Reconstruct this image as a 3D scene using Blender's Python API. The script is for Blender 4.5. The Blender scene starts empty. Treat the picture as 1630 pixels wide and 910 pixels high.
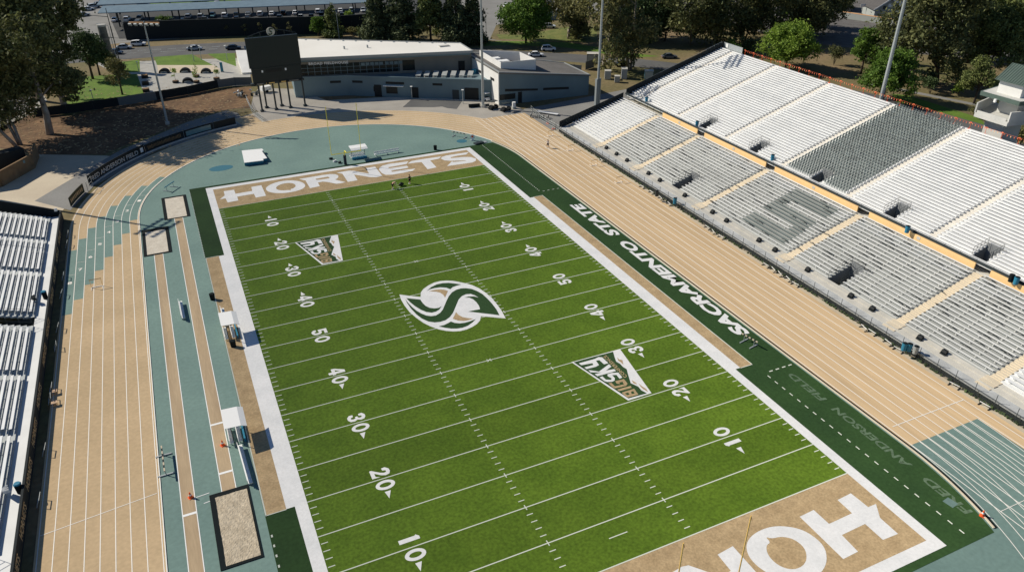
import bpy, bmesh, math, random
import numpy as np
from mathutils import Vector, Matrix
from mathutils.geometry import tessellate_polygon
S = bpy.context.scene
COL = S.collection
R = math.radians
# ---------------------------------------------------------------- camera, world, sun, exposure
CP = (-3.9245, -36.4417, 53.1262); YAW, PIT, ROL, FPX = 0.42935391, 0.52464924, -0.00176065, 1208.389
_f = Vector((math.sin(YAW)*math.cos(PIT), math.cos(YAW)*math.cos(PIT), -math.sin(PIT)))
_r = _f.cross(Vector((0, 0, 1))).normalized(); _u = _r.cross(_f)
_c, _s = math.cos(ROL), math.sin(ROL)
_r, _u = _c*_r + _s*_u, -_s*_r + _c*_u
cd = bpy.data.cameras.new('camera'); cam = bpy.data.objects.new('camera', cd); COL.objects.link(cam)
mw = Matrix((( _r.x, _u.x, -_f.x, CP[0]), (_r.y, _u.y, -_f.y, CP[1]), (_r.z, _u.z, -_f.z, CP[2]), (0, 0, 0, 1)))
cam.matrix_world = mw
cd.sensor_width = 36; cd.lens = FPX/1630*36; cd.clip_start = 1; cd.clip_end = 6000
S.camera = cam
SUN_AZ = math.atan2(-0.724, 0.690)      # the sun stands to the far left of the field
SUN_EL = R(36)
w = bpy.data.worlds.new('World'); S.world = w; w.use_nodes = True
nt = w.node_tree; bg = nt.nodes['Background']
sky = nt.nodes.new('ShaderNodeTexSky'); sky.sky_type = 'NISHITA'; sky.sun_disc = False
sky.sun_elevation = SUN_EL; sky.sun_rotation = SUN_AZ
sky.air_density = 0.9; sky.dust_density = 0.0; sky.ozone_density = 5.0
nt.links.new(sky.outputs[0], bg.inputs[0]); bg.inputs[1].default_value = 0.064
sl = bpy.data.lights.new('sun', 'SUN'); sl.energy = 4.8; sl.angle = R(0.5); sl.color = (1.0, 0.93, 0.81)
so = bpy.data.objects.new('sun', sl); COL.objects.link(so)
sd = Vector((-0.724*math.cos(SUN_EL), 0.690*math.cos(SUN_EL), math.sin(SUN_EL)))
so.rotation_euler = sd.to_track_quat('Z', 'Y').to_euler()
so.location = (0, 0, 120)
S.view_settings.view_transform = 'Standard'; S.view_settings.look = 'None'
S.view_settings.gamma = 1; S.view_settings.use_curve_mapping = False
S.view_settings.exposure = 0.12
S.render.engine = 'CYCLES'

# ---------------------------------------------------------------- helpers
def at(x, y, z=0.0):                     # where the sight line of a point of the survey photo meets height z
    d = _r*((x-815)/FPX) - _u*((y-455)/FPX) + _f
    t = (z-CP[2])/d.z
    return Vector(CP) + d*t
def P2(x, y, z=0.0):
    v = at(x, y, z); return (v.x, v.y)

class MB:
    def __init__(s): s.v = []; s.f = []
    def add(s, vs, fs):
        n = len(s.v); s.v += [tuple(v) for v in vs]; s.f += [tuple(i+n for i in f) for f in fs]; return s
    def box(s, x0, y0, z0, x1, y1, z1):
        return s.add([(x0,y0,z0),(x1,y0,z0),(x1,y1,z0),(x0,y1,z0),(x0,y0,z1),(x1,y0,z1),(x1,y1,z1),(x0,y1,z1)],
                     [(3,2,1,0),(4,5,6,7),(0,1,5,4),(1,2,6,5),(2,3,7,6),(3,0,4,7)])
    def obox(s, c, sz, rz=0, rx=0, ry=0):
        m = Matrix.Rotation(rz,3,'Z') @ Matrix.Rotation(ry,3,'Y') @ Matrix.Rotation(rx,3,'X')
        a,b,h = sz[0]/2, sz[1]/2, sz[2]/2; c = Vector(c)
        vs = [c + m @ Vector(q) for q in [(-a,-b,-h),(a,-b,-h),(a,b,-h),(-a,b,-h),(-a,-b,h),(a,-b,h),(a,b,h),(-a,b,h)]]
        return s.add(vs, [(3,2,1,0),(4,5,6,7),(0,1,5,4),(1,2,6,5),(2,3,7,6),(3,0,4,7)])
    def bar(s, p, q, wd, ht):            # rectangular bar between two points
        p, q = Vector(p), Vector(q); d = (q-p).normalized()
        up = Vector((0,0,1)) if abs(d.z) < .95 else Vector((0,1,0))
        a = d.cross(up).normalized()*wd/2; b = a.cross(d).normalized()*ht/2
        vs = [p-a-b,p+a-b,p+a+b,p-a+b,q-a-b,q+a-b,q+a+b,q-a+b]
        return s.add(vs, [(0,1,2,3),(7,6,5,4),(4,5,1,0),(5,6,2,1),(6,7,3,2),(7,4,0,3)])
    def tube(s, pts, r, n=8, cap=True):
        pts = [Vector(p) for p in pts]; rs = r if isinstance(r, (list,tuple)) else [r]*len(pts); rings = []
        for i, p in enumerate(pts):
            d = (pts[min(i+1,len(pts)-1)] - pts[max(i-1,0)]).normalized()
            up = Vector((0,0,1)) if abs(d.z) < .9 else Vector((1,0,0))
            a = d.cross(up).normalized(); b = a.cross(d).normalized()
            rings.append([p + (a*math.cos(2*math.pi*k/n) + b*math.sin(2*math.pi*k/n))*rs[i] for k in range(n)])
        vs = [v for q in rings for v in q]; fs = []
        for i in range(len(pts)-1):
            for k in range(n):
                k2 = (k+1) % n; fs.append((i*n+k, (i+1)*n+k, (i+1)*n+k2, i*n+k2))
        if cap: fs += [tuple(range(n)), tuple(reversed(range((len(pts)-1)*n, len(pts)*n)))]
        return s.add(vs, fs)
    def prism(s, poly, z0, z1):
        n = len(poly)
        ar = sum(poly[i][0]*poly[(i+1)%n][1]-poly[(i+1)%n][0]*poly[i][1] for i in range(n))
        if ar < 0: poly = poly[::-1]
        zb = z0 if isinstance(z0,(list,tuple)) else [z0]*n
        zt = z1 if isinstance(z1,(list,tuple)) else [z1]*n
        if ar < 0 and isinstance(z1,(list,tuple)): zt = zt[::-1]
        if ar < 0 and isinstance(z0,(list,tuple)): zb = zb[::-1]
        vs = [(p[0],p[1],zb[i]) for i,p in enumerate(poly)] + [(p[0],p[1],zt[i]) for i,p in enumerate(poly)]
        fs = [(i,(i+1)%n,n+(i+1)%n,n+i) for i in range(n)]
        for t in tessellate_polygon([[Vector((p[0],p[1],0)) for p in poly]]):
            a,b,c = t
            cr = (poly[b][0]-poly[a][0])*(poly[c][1]-poly[a][1])-(poly[b][1]-poly[a][1])*(poly[c][0]-poly[a][0])
            if cr < 0: b, c = c, b
            fs += [(n+a,n+b,n+c),(c,b,a)]
        return s.add(vs, fs)
    def sheet(s, loops, z):
        if not isinstance(loops[0][0], (list,tuple,Vector)): loops = [loops]
        pts = [Vector((p[0],p[1],0)) for l in loops for p in l]
        fs = []
        for a,b,c in tessellate_polygon([[Vector((p[0],p[1],0)) for p in l] for l in loops]):
            cr = (pts[b]-pts[a]).cross(pts[c]-pts[a]).z
            if abs(cr) < 1e-9: continue
            fs.append((a,b,c) if cr > 0 else (a,c,b))
        return s.add([(p.x,p.y,z) for p in pts], fs)
    def rect(s, x0, y0, x1, y1, z):
        return s.add([(x0,y0,z),(x1,y0,z),(x1,y1,z),(x0,y1,z)], [(0,1,2,3)])
    def ribbon(s, pts, wd, z, close=False):
        L, Rr = [], []
        n = len(pts)
        for i in range(n):
            a = pts[max(i-1,0)]; b = pts[min(i+1,n-1)]
            dx, dy = b[0]-a[0], b[1]-a[1]; l = math.hypot(dx,dy) or 1
            wv = (wd[i] if isinstance(wd,(list,tuple)) else wd)/2
            L.append((pts[i][0]-dy/l*wv, pts[i][1]+dx/l*wv, z)); Rr.append((pts[i][0]+dy/l*wv, pts[i][1]-dx/l*wv, z))
        return s.add(L+Rr, [(n+i, n+i+1, i+1, i) for i in range(n-1)])
    def build(s, name, mat, parent=None, world=False, smooth=False, **k):
        me = bpy.data.meshes.new(name)
        vs = s.v
        if world and parent is not None:
            ol = _wloc(parent); vs = [(v[0]-ol.x, v[1]-ol.y, v[2]-ol.z) for v in vs]
        me.from_pydata(vs, [], s.f); me.update()
        if smooth: me.polygons.foreach_set('use_smooth', [True]*len(me.polygons))
        me.materials.append(mat)
        o = bpy.data.objects.new(name, me); COL.objects.link(o)
        if parent is not None: o.parent = parent
        tag(o, **k); return o
def _wloc(o):
    v = Vector((0,0,0))
    while o is not None: v += o.location; o = o.parent
    return v
def tag(o, label=None, cat=None, group=None, kind=None):
    if label: o['label'] = label
    if cat: o['category'] = cat
    if group: o['group'] = group
    if kind: o['kind'] = kind
    return o
def thing(name, label, cat, loc=(0,0,0), rz=0, group=None):
    o = bpy.data.objects.new(name, None); COL.objects.link(o); o.empty_display_size = .3
    o.location = loc; o.rotation_euler = (0,0,rz); return tag(o, label, cat, group)
def dup(o, loc=None, rz=None, label=None, group=None, scale=None, parent=None, mats=None):
    c = o.copy(); COL.objects.link(c)
    if parent is not None: c.parent = parent
    if loc is not None: c.location = loc
    if rz is not None: c.rotation_euler = (0,0,rz)
    if scale is not None: c.scale = scale if isinstance(scale,(tuple,list)) else (scale,)*3
    if label: c['label'] = label
    if group: c['group'] = group
    if mats and c.type == 'MESH':
        for a, b in mats.items():
            if c.material_slots and c.material_slots[0].material and c.material_slots[0].material.name == a:
                c.material_slots[0].link = 'OBJECT'; c.material_slots[0].material = b
    for ch in o.children: dup(ch, parent=c, mats=mats)
    return c

MATS = {}
def M(name, col, rough=.85, var=0.0, scale=1.0, col2=None, metal=0, spec=.3, detail=6, dr=0.0, rand=0.0, alpha=1, trans=0, fine=0.0, fscale=12.0, stretch=None):
    m = bpy.data.materials.new(name); m.use_nodes = True; t = m.node_tree; b = t.nodes['Principled BSDF']
    b.inputs['Base Color'].default_value = (*col, 1); b.inputs['Roughness'].default_value = rough
    b.inputs['Metallic'].default_value = metal; b.inputs['Specular IOR Level'].default_value = spec
    if dr: b.inputs['Diffuse Roughness'].default_value = dr
    if alpha < 1: b.inputs['Alpha'].default_value = alpha
    out = None
    if var or col2 or fine or rand:
        geo = t.nodes.new('ShaderNodeNewGeometry'); src = geo.outputs['Position']
        if stretch:
            mp = t.nodes.new('ShaderNodeMapping'); mp.inputs['Scale'].default_value = stretch
            t.links.new(src, mp.inputs[0]); src = mp.outputs[0]
        prev = None
        def mix(a, fac, bcol, mode='MIX'):
            mx = t.nodes.new('ShaderNodeMix'); mx.data_type = 'RGBA'; mx.blend_type = mode
            if hasattr(a, 'links'): t.links.new(a, mx.inputs[6])
            else: mx.inputs[6].default_value = (*a, 1)
            if hasattr(bcol, 'links'): t.links.new(bcol, mx.inputs[7])
            else: mx.inputs[7].default_value = (*bcol, 1)
            t.links.new(fac, mx.inputs[0]); return mx.outputs[2]
        cur = col
        if var or col2:
            nz = t.nodes.new('ShaderNodeTexNoise'); nz.inputs['Scale'].default_value = scale; nz.inputs['Detail'].default_value = detail
            t.links.new(src, nz.inputs['Vector'])
            mr = t.nodes.new('ShaderNodeMapRange'); mr.inputs[1].default_value = .33; mr.inputs[2].default_value = .67
            t.links.new(nz.outputs['Fac'], mr.inputs[0])
            c2 = col2 if col2 else tuple(min(1, c*(1-var)) for c in col)
            cur = mix(cur, mr.outputs[0], c2)
        if fine:
            n2 = t.nodes.new('ShaderNodeTexNoise'); n2.inputs['Scale'].default_value = fscale; n2.inputs['Detail'].default_value = 3
            t.links.new(src, n2.inputs['Vector'])
            m2 = t.nodes.new('ShaderNodeMapRange'); m2.inputs[1].default_value = .25; m2.inputs[2].default_value = .75
            m2.inputs[3].default_value = 1-fine; m2.inputs[4].default_value = 1+fine
            t.links.new(n2.outputs['Fac'], m2.inputs[0])
            vm = t.nodes.new('ShaderNodeVectorMath'); vm.operation = 'SCALE'
            if hasattr(cur,'links'): t.links.new(cur, vm.inputs[0])
            else: vm.inputs[0].default_value = cur
            t.links.new(m2.outputs[0], vm.inputs['Scale']); cur = vm.outputs[0]
        if rand:
            m3 = t.nodes.new('ShaderNodeMapRange'); m3.inputs[3].default_value = 1-rand; m3.inputs[4].default_value = 1+rand
            t.links.new(geo.outputs['Random Per Island'], m3.inputs[0])
            vm = t.nodes.new('ShaderNodeVectorMath'); vm.operation = 'SCALE'
            if hasattr(cur,'links'): t.links.new(cur, vm.inputs[0])
            else: vm.inputs[0].default_value = cur
            t.links.new(m3.outputs[0], vm.inputs['Scale']); cur = vm.outputs[0]
        t.links.new(cur, b.inputs['Base Color']); out = cur
    if trans:
        tr = t.nodes.new('ShaderNodeBsdfTranslucent'); ms = t.nodes.new('ShaderNodeMixShader'); ms.inputs[0].default_value = trans
        if out is not None: t.links.new(out, tr.inputs[0])
        else: tr.inputs[0].default_value = (*col,1)
        t.links.new(b.outputs[0], ms.inputs[1]); t.links.new(tr.outputs[0], ms.inputs[2])
        t.links.new(ms.outputs[0], t.nodes['Material Output'].inputs[0])
    MATS[name] = m; return m

turf   = M('field turf', (.142,.232,.022), .9, col2=(.108,.188,.017), scale=.22, fine=.30, fscale=3.4, dr=1.0, spec=.12)
dturf  = M('dark turf', (.044,.095,.030), .95, col2=(.034,.075,.026), scale=.2, fine=.16, fscale=3, dr=1, spec=.1)
tturf  = M('gold turf', (.56,.415,.235), .95, col2=(.45,.325,.18), scale=.8, fine=.2, fscale=5, dr=.6, spec=.1)
wturf  = M('white turf', (.83,.82,.80), .9, col2=(.75,.75,.735), scale=.5, fine=.07, fscale=4, dr=.4, spec=.1)
wpaint = M('white field line', (.78,.80,.70), .9, dr=1, spec=.1)
green  = M('logo green', (.050,.105,.038), .95, fine=.12, fscale=4, dr=1, spec=.1)
ghost  = M('faint lettering', (.125,.185,.115), .95, fine=.35, fscale=3, dr=1, spec=.1)
tan    = M('track rubber', (.68,.505,.30), .9, col2=(.58,.43,.25), scale=.14, fine=.09, fscale=2.5, dr=.35, spec=.15)
tans   = M('straight rubber', (.68,.50,.295), .9, col2=(.585,.425,.245), scale=.5, fine=.09, fscale=2.5, dr=.35, spec=.15, stretch=(1.6,.06,1))
tan2   = M('runway rubber', (.58,.44,.275), .9, col2=(.46,.34,.21), scale=.35, fine=.08, fscale=3, dr=.35, spec=.15, stretch=(2.2,.25,1))
teal   = M('teal rubber', (.180,.270,.238), .9, col2=(.148,.228,.205), scale=.12, fine=.10, fscale=2.5, dr=.05, spec=.2)
lline  = M('lane line', (.86,.82,.74), .9)
cyan   = M('blue circle paint', (.035,.14,.19), .9)
conc   = M('concrete', (.50,.46,.39), .9, col2=(.42,.385,.33), scale=.25, fine=.07, fscale=4, dr=.5)
concl  = M('pale concrete', (.62,.59,.52), .9, col2=(.52,.50,.44), scale=.6, fine=.06, fscale=5, dr=.5)
concw  = M('warm concrete', (.58,.50,.37), .9, col2=(.50,.42,.31), scale=.2, fine=.06, fscale=3)
concs  = M('weathered concrete', (.50,.51,.50), .9, col2=(.40,.41,.40), scale=.7, fine=.08, fscale=5)
asph   = M('asphalt', (.125,.125,.12), .92, col2=(.095,.095,.095), scale=.2, fine=.10, fscale=3)
asphd  = M('shade-dark asphalt', (.045,.047,.048), .9, col2=(.06,.062,.062), scale=.2)  # carport shade put into the asphalt colour
asphl  = M('worn asphalt', (.25,.245,.23), .92, col2=(.20,.195,.18), scale=.15, fine=.10, fscale=3)
gravel = M('ballast gravel', (.15,.145,.135), .95, col2=(.11,.10,.095), scale=.4, fine=.25, fscale=2)
mulch  = M('mulch', (.200,.118,.060), 1, col2=(.105,.063,.034), scale=.18, fine=.4, fscale=1.1)
dirt   = M('dry ground', (.23,.165,.092), 1, col2=(.105,.105,.035), scale=.05, fine=.25, fscale=1.2)
lawn   = M('lawn', (.125,.205,.024), .95, col2=(.085,.15,.02), scale=.3, fine=.2, fscale=2)
verge  = M('rough grass', (.19,.19,.055), .95, col2=(.10,.135,.03), scale=.3, fine=.25, fscale=1.5)
sand   = M('sand', (.74,.67,.55), 1, col2=(.64,.57,.455), scale=1.2, fine=.12, fscale=6, dr=.3)
sandg  = M('damp sand', (.62,.53,.39), 1, col2=(.50,.42,.30), scale=1.4, fine=.2, fscale=5, dr=.3)
rubber = M('black rubber', (.012,.016,.017), .95, spec=.08)
olive  = M('olive banner cloth', (.05,.052,.03), .9)
shtread = M('shade-darkened tread', (.50,.53,.53), .7, col2=(.38,.405,.405), scale=.6)  # shadow of the planks put into the left stand's tread colour
steel  = M('galvanised steel', (.38,.41,.41), .55, metal=.3)
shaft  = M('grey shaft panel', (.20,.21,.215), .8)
dsteel = M('dark steel', (.035,.045,.048), .55)
alum   = M('bleacher aluminium', (.80,.80,.785), .55, col2=(.73,.735,.725), scale=.5, spec=.4, rand=.05)
alumd  = M('tread aluminium', (.78,.785,.77), .6, col2=(.70,.705,.69), scale=.4)
wood   = M('weathered plank', (.78,.775,.74), .8, col2=(.62,.62,.59), scale=.35, fine=.12, fscale=4, stretch=(1,.15,1), rand=.10)
gdeck  = M('weathered tread', (.40,.415,.40), .85, col2=(.31,.32,.31), scale=.4, stretch=(1,.3,1))
gplank = M('green plank', (.215,.245,.230), .8, col2=(.165,.195,.18), scale=.6)
cream  = M('cream steps', (.72,.62,.46), .85, col2=(.64,.55,.41), scale=.6)
cream2 = M('pale aisle', (.76,.72,.64), .8, col2=(.68,.645,.575), scale=.6)
tanw   = M('tan panel', (.83,.56,.26), .7, col2=(.77,.51,.24), scale=.3)
seatg  = M('green seat', (.285,.320,.300), .5, rand=.3)
white  = M('white paint', (.80,.80,.78), .6)
whitew = M('white cladding', (.76,.75,.72), .6, col2=(.70,.69,.66), scale=.3)
grayw  = M('grey blockwork', (.24,.22,.185), .9, col2=(.20,.185,.16), scale=.3)
grayw2 = M('shade-tinted cladding', (.155,.22,.245), .7, col2=(.13,.185,.21), scale=.2)  # blue shade of the fieldhouse and gym walls put into the colour
roofw  = M('white roof membrane', (.80,.775,.71), .8, col2=(.74,.715,.65), scale=.1)
roofg  = M('gravel roof', (.165,.155,.145), .95, col2=(.13,.125,.115), scale=.3, fine=.15, fscale=3)
glass  = M('dark glass', (.010,.016,.018), .2, spec=.22)
fasc   = M('grey metal fascia', (.30,.315,.31), .6)
black  = M('black plastic', (.012,.014,.015), .6)
screen = M('dark scoreboard face', (.014,.020,.022), .45)
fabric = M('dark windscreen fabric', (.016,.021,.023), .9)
fabg   = M('grey windscreen fabric', (.135,.15,.155), .9)
wire   = M('chain link wire', (.06,.07,.065), .6, alpha=.12)
yellow = M('goal post yellow', (.70,.62,.05), .5)
goldp  = M('goal post gold', (.80,.52,.16), .5)
navy   = M('navy padding', (.015,.022,.035), .8)
bluep  = M('blue plastic', (.025,.19,.30), .5)
blued  = M('blue pad side', (.03,.16,.24), .7)
orange = M('safety orange', (.85,.13,.03), .7)
redf   = M('red orange flag', (.75,.17,.08), .8)
peach  = M('faded flag', (.80,.45,.22), .8)
brick  = M('brown brick', (.26,.165,.085), .9, col2=(.20,.125,.065), scale=1)
skin   = M('skin', (.50,.27,.17), .6)
cloth_w = M('white cloth', (.8,.8,.8), .9); cloth_k = M('black cloth', (.015,.015,.018), .9)
cloth_g = M('grey cloth', (.12,.12,.13), .9); cloth_t = M('tan cloth', (.55,.38,.25), .9)
groof  = M('green metal roof', (.095,.135,.115), .5, col2=(.08,.115,.098), scale=1)
tconc  = M('tower concrete', (.60,.59,.55), .85, col2=(.52,.52,.49), scale=.5)
hroof  = M('shingle roof', (.10,.095,.09), .9, col2=(.075,.07,.07), scale=1)
hwall  = M('grey house siding', (.33,.35,.33), .85)
bark   = M('dark bark', (.10,.075,.055), .95, col2=(.06,.045,.035), scale=1)
barkp  = M('pale eucalyptus bark', (.40,.35,.29), .9, col2=(.22,.18,.15), scale=.7)
carw = M('white car paint', (.78,.79,.80), .3, spec=.5); cars = M('silver car paint', (.42,.45,.47), .3, spec=.5)
carg = M('grey car paint', (.10,.11,.12), .3, spec=.5); carb = M('dark blue car paint', (.02,.035,.06), .3, spec=.5)
cark = M('black car paint', (.012,.013,.015), .25, spec=.5); cart = M('teal car paint', (.10,.22,.26), .3, spec=.5)
solar = M('solar roof', (.17,.24,.28), .5, col2=(.14,.20,.24), scale=.5)
tyre = M('tyre', (.015,.015,.016), .9)
leafE = M('eucalyptus leaf', (0.166,0.171,0.061), .75, col2=(0.095,0.114,0.048), scale=.35, rand=.45, trans=.22, spec=.25)
leafE2 = M('olive eucalyptus leaf', (0.227,0.205,0.076), .75, col2=(0.119,0.130,0.052), scale=.35, rand=.45, trans=.25, spec=.25)
leafC = M('conifer needle', (0.112,0.135,0.059), .8, col2=(0.068,0.090,0.040), scale=.4, rand=.4, trans=.12)
leafG = M('bright leaf', (0.143,0.237,0.033), .7, col2=(0.083,0.160,0.024), scale=.4, rand=.4, trans=.3)
leafY = M('spring leaf', (0.253,0.356,0.052), .7, col2=(0.149,0.241,0.034), scale=.4, rand=.35, trans=.32)
leafD = M('dark evergreen leaf', (0.085,0.128,0.046), .75, col2=(0.054,0.085,0.034), scale=.4, rand=.4, trans=.15)
leafR = M('mixed leaf', (0.216,0.244,0.072), .75, col2=(0.108,0.144,0.047), scale=.3, rand=.45, trans=.22)

def stripes(m, period, amt):           # faint tone change between the five yard turf panels
    t = m.node_tree; b = t.nodes['Principled BSDF']; src = b.inputs['Base Color'].links[0].from_socket
    g = t.nodes.new('ShaderNodeNewGeometry'); sx = t.nodes.new('ShaderNodeSeparateXYZ'); t.links.new(g.outputs['Position'], sx.inputs[0])
    a = t.nodes.new('ShaderNodeMath'); a.operation = 'DIVIDE'; a.inputs[1].default_value = period; t.links.new(sx.outputs[1], a.inputs[0])
    n = t.nodes.new('ShaderNodeMath'); n.operation = 'FLOOR'; t.links.new(a.outputs[0], n.inputs[0])
    wn = t.nodes.new('ShaderNodeTexWhiteNoise'); wn.noise_dimensions = '1D'; t.links.new(n.outputs[0], wn.inputs['W'])
    r = t.nodes.new('ShaderNodeMapRange'); r.inputs[3].default_value = 1-amt; r.inputs[4].default_value = 1+amt; t.links.new(wn.outputs['Value'], r.inputs[0])
    v = t.nodes.new('ShaderNodeVectorMath'); v.operation = 'SCALE'; t.links.new(src, v.inputs[0]); t.links.new(r.outputs[0], v.inputs['Scale']); t.links.new(v.outputs[0], b.inputs['Base Color'])
stripes(turf, 5*.9144, .07)
def text2d(s, bold=0.02, shear=0.0, spacing=1.0):
    cu = bpy.data.curves.new('t', 'FONT'); cu.body = s; cu.size = 1; cu.offset = bold; cu.shear = shear
    cu.space_character = spacing; cu.resolution_u = 3; cu.fill_mode = 'FRONT'
    o = bpy.data.objects.new('t', cu); COL.objects.link(o)
    bpy.context.view_layer.update()
    me = bpy.data.meshes.new_from_object(o.evaluated_get(bpy.context.evaluated_depsgraph_get()))
    vs = [(v.co.x, v.co.y) for v in me.vertices]; fs = [tuple(p.vertices) for p in me.polygons]
    bpy.data.objects.remove(o); bpy.data.curves.remove(cu); bpy.data.meshes.remove(me)
    x0 = min(v[0] for v in vs); x1 = max(v[0] for v in vs); y0 = min(v[1] for v in vs); y1 = max(v[1] for v in vs)
    return [((v[0]-x0)/(x1-x0), (v[1]-y0)/(y1-y0)) for v in vs], fs
def put_text(mb, s, fn, **k):            # fn maps (u,v) in the unit box to a 3D point
    vs, fs = text2d(s, **k)
    pts = [Vector(fn(u,v)) for u,v in vs]
    mb.add(pts, fs); return mb
def arc(cx, cy, r, a0, a1, n):
    return [(cx+r*math.cos(R(a0+(a1-a0)*i/n)), cy+r*math.sin(R(a0+(a1-a0)*i/n))) for i in range(n+1)]
Y = .9144; W_ = 48.768; L_ = 91.44
CX, FY, NY, RI = 22.6, 92.1, 0.3, 35.2

# ================================================================= THE SETTING
ST = dict(kind='structure')
MB().rect(-1500, -1500, 2200, 2200, 0).build('ground', dirt, **ST)
g = MB().rect(-140, 236, 240, 900, .004); g.sheet([P2(110,90), P2(215,0), P2(0,0), (-90,215), (-32,215)], .005)
g.build('parking_lot', asphl, **ST)
road_pts = [(-140,224),(-60,226),(-30,222),(0,219),(22,214),(46,203),(66,189),(86,174.5),(104,160.5),(118,148),(132,131),(146,108),(154,86),(156,66),(158,30),(160,-60)]
MB().ribbon(road_pts, [15,15,15,15,15,14,12,10,9.5,9,8.5,8,8,8,8,8], .008).build('road', asph, **ST)
m = MB()
for a, b in ((-60,-8),(30,60),(70,130)):
    pass
for off, x0, x1 in ((1.2,-30,24),(-2.2,-30,20)):
    for k in range(12):
        xa = x0+(x1-x0)*k/12; xb = xa+2.4
        ya = 219-off-(xa)*.21; yb = 219-off-xb*.21
        m.ribbon([(xa,ya),(xb,yb)], .22, .016)
m.build('road_markings', wpaint, **ST)
MB().ribbon([(-43,300),(-41,240),(-40,200),(-39,165),(-46,130),(-60,100)], 10, .010).build('side_road', asph, **ST)
m = MB().ribbon([(-41.5,200),(-40.5,186)], .2, .016); m.ribbon([(-40,172),(-41,160)], .2, .016)
m.ribbon([(-42.5,171),(-41.5,166)], .5, .016); m.build('side_road_markings', wpaint, **ST)
MB().sheet([P2(60,138),P2(75,160),P2(55,178),P2(0,212),P2(0,200),P2(40,180),P2(62,160)], .012).build('sidewalk', concl, **ST)
MB().sheet([P2(700,5), P2(762,62), P2(800,66), P2(780,62), P2(790,40), P2(860,30), P2(1000,22), P2(1010,0), P2(700,-8)], .005).build('gravel_lot', asphl, **ST)
MB().sheet([P2(795,62), P2(790,55), P2(830,56), P2(910,42), P2(950,45), P2(950,68), P2(870,66)], .012).build('dry_grass_verge', verge, **ST)
MB().sheet([P2(762,74), P2(766,66), P2(835,66), P2(905,68), P2(1000,84), P2(1050,90), P2(1000,92), P2(900,76), P2(815,72)], .016).build('grass_verge', lawn, **ST)
MB().sheet([(150,330),(178,214),(178,150),(192,128),(260,60),(420,60),(420,330)], .006).build('rail_ballast', gravel, **ST)
m = MB()
for k in (0, 1.5): m.ribbon([(181+k,230),(206+k,160),(250+k,95)], .15, .10)
m.build('rail_track', dsteel, **ST)
MB().sheet([P2(1420,150), P2(1445,152), P2(1560,188), P2(1570,200), P2(1500,180), P2(1425,162)], .012).build('roadside_lawn', lawn, **ST)
MB().ribbon([(161,104),(166,90),(172,72),(176,50)], 2.0, .012).build('footpath', asphl, **ST)
# lawns and plaza beyond the windscreen fence
MB().sheet([P2(150,100), P2(400,92), P2(398,136), P2(300,140), P2(232,150), P2(185,118)], .012).build('plaza', concl, **ST)
MB().sheet([P2(186,100), P2(222,95), P2(223,115), P2(190,116)], .020).build('corner_lawn', lawn, **ST)
MB().sheet([P2(108,176), P2(100,160), P2(140,122), P2(190,119), P2(218,118), P2(229,150)], .020).build('park_lawn', lawn, **ST)
MB().sheet([P2(245,91), P2(306,87), P2(339,104), P2(250,104)], .020).build('plaza_lawn', lawn, **ST)
MB().sheet([P2(330,86), P2(374,85), P2(376,106), P2(348,96)], .020).build('plaza_side_lawn', lawn, **ST)
MB().sheet([P2(250,104), P2(339,104), P2(350,110), P2(345,117), P2(252,116)], .020).build('plaza_planting_bed', mulch if False else concw, **ST)
# slope of mulch, asphalt and concrete behind the curve
MB().sheet([P2(400,138), P2(398,172), P2(365,174), P2(318,184), P2(300,193), P2(190,235), P2(165,246), P2(60,246), P2(0,236), P2(-30,215), P2(30,190), P2(72,172), P2(105,186), P2(250,152)], .012).build('mulch_slope', mulch, **ST)
MB().sheet([P2(-60,330), P2(-30,255), P2(60,246), P2(168,248), P2(190,250), P2(150,290), P2(112,322), P2(100,335), P2(0,335)], .016).build('service_yard', concw, **ST)
MB().sheet([P2(55,320), P2(112,286), P2(190,240), P2(300,194), P2(360,176), P2(378,180), P2(395,198), P2(330,215), P2(250,240), P2(150,296), P2(112,335)], .020).build('asphalt_apron', asphl, **ST)
MB().sheet([P2(365,192), P2(412,178), P2(399,172), P2(404,150), P2(412,140), P2(470,142), P2(520,160), P2(700,150), P2(800,160), P2(850,182), P2(840,210), P2(780,200), P2(600,190), P2(440,196), P2(400,204)], .024).build('building_forecourt', conc, **ST)
MB().sheet([P2(372,190), P2(402,183), P2(418,195), P2(390,203)], .030).build('ramp_pad', tan, **ST)
MB().sheet([P2(641,171), P2(655,158.5), P2(736,161), P2(727,174), P2(712,172.5), P2(704,170), P2(690,171)], .030).build('asphalt_patch', asph, **ST)
MB().sheet([P2(800,180), P2(834,174), P2(1010,140), P2(1010,170), P2(900,215), P2(870,206)], .028).build('side_yard', asphl, **ST)

# infield apron, track
m = MB().sheet(arc(CX,FY,RI+.2,0,180,60)+[(CX-RI-.2,FY),(CX-RI-.2,-40),(CX+RI+.2,-40),(CX+RI+.2,FY)], .034)
m.build('infield_apron', teal, **ST)
m = MB()
n = 72
o_, i_ = arc(CX,FY,45.35,0,180,n), arc(CX,FY,RI-.15,0,180,n)
m.add([(x,y,.038) for x,y in o_]+[(x,y,.038) for x,y in i_], [(k,k+1,n+2+k,n+1+k) for k in range(n)])
m.rect(CX-45.35, -45, CX-RI+.15, FY, .038)
m.build('running_track', tan, **ST)
m = MB().rect(57.55, .3, 70.0, 118.0, .042); m.rect(67.75, -16, 70.0, .3, .042); m.build('home_straight', tans, **ST)
m = MB().rect(57.55, -40, 67.72, .3, .040); m.build('relay_zone', teal, **ST)
# concrete strip between the straight and the stands
m = MB().rect(70.0, -16, 72.6, 104, .036); m.build('straight_kerb_strip', concw, **ST)
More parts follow.
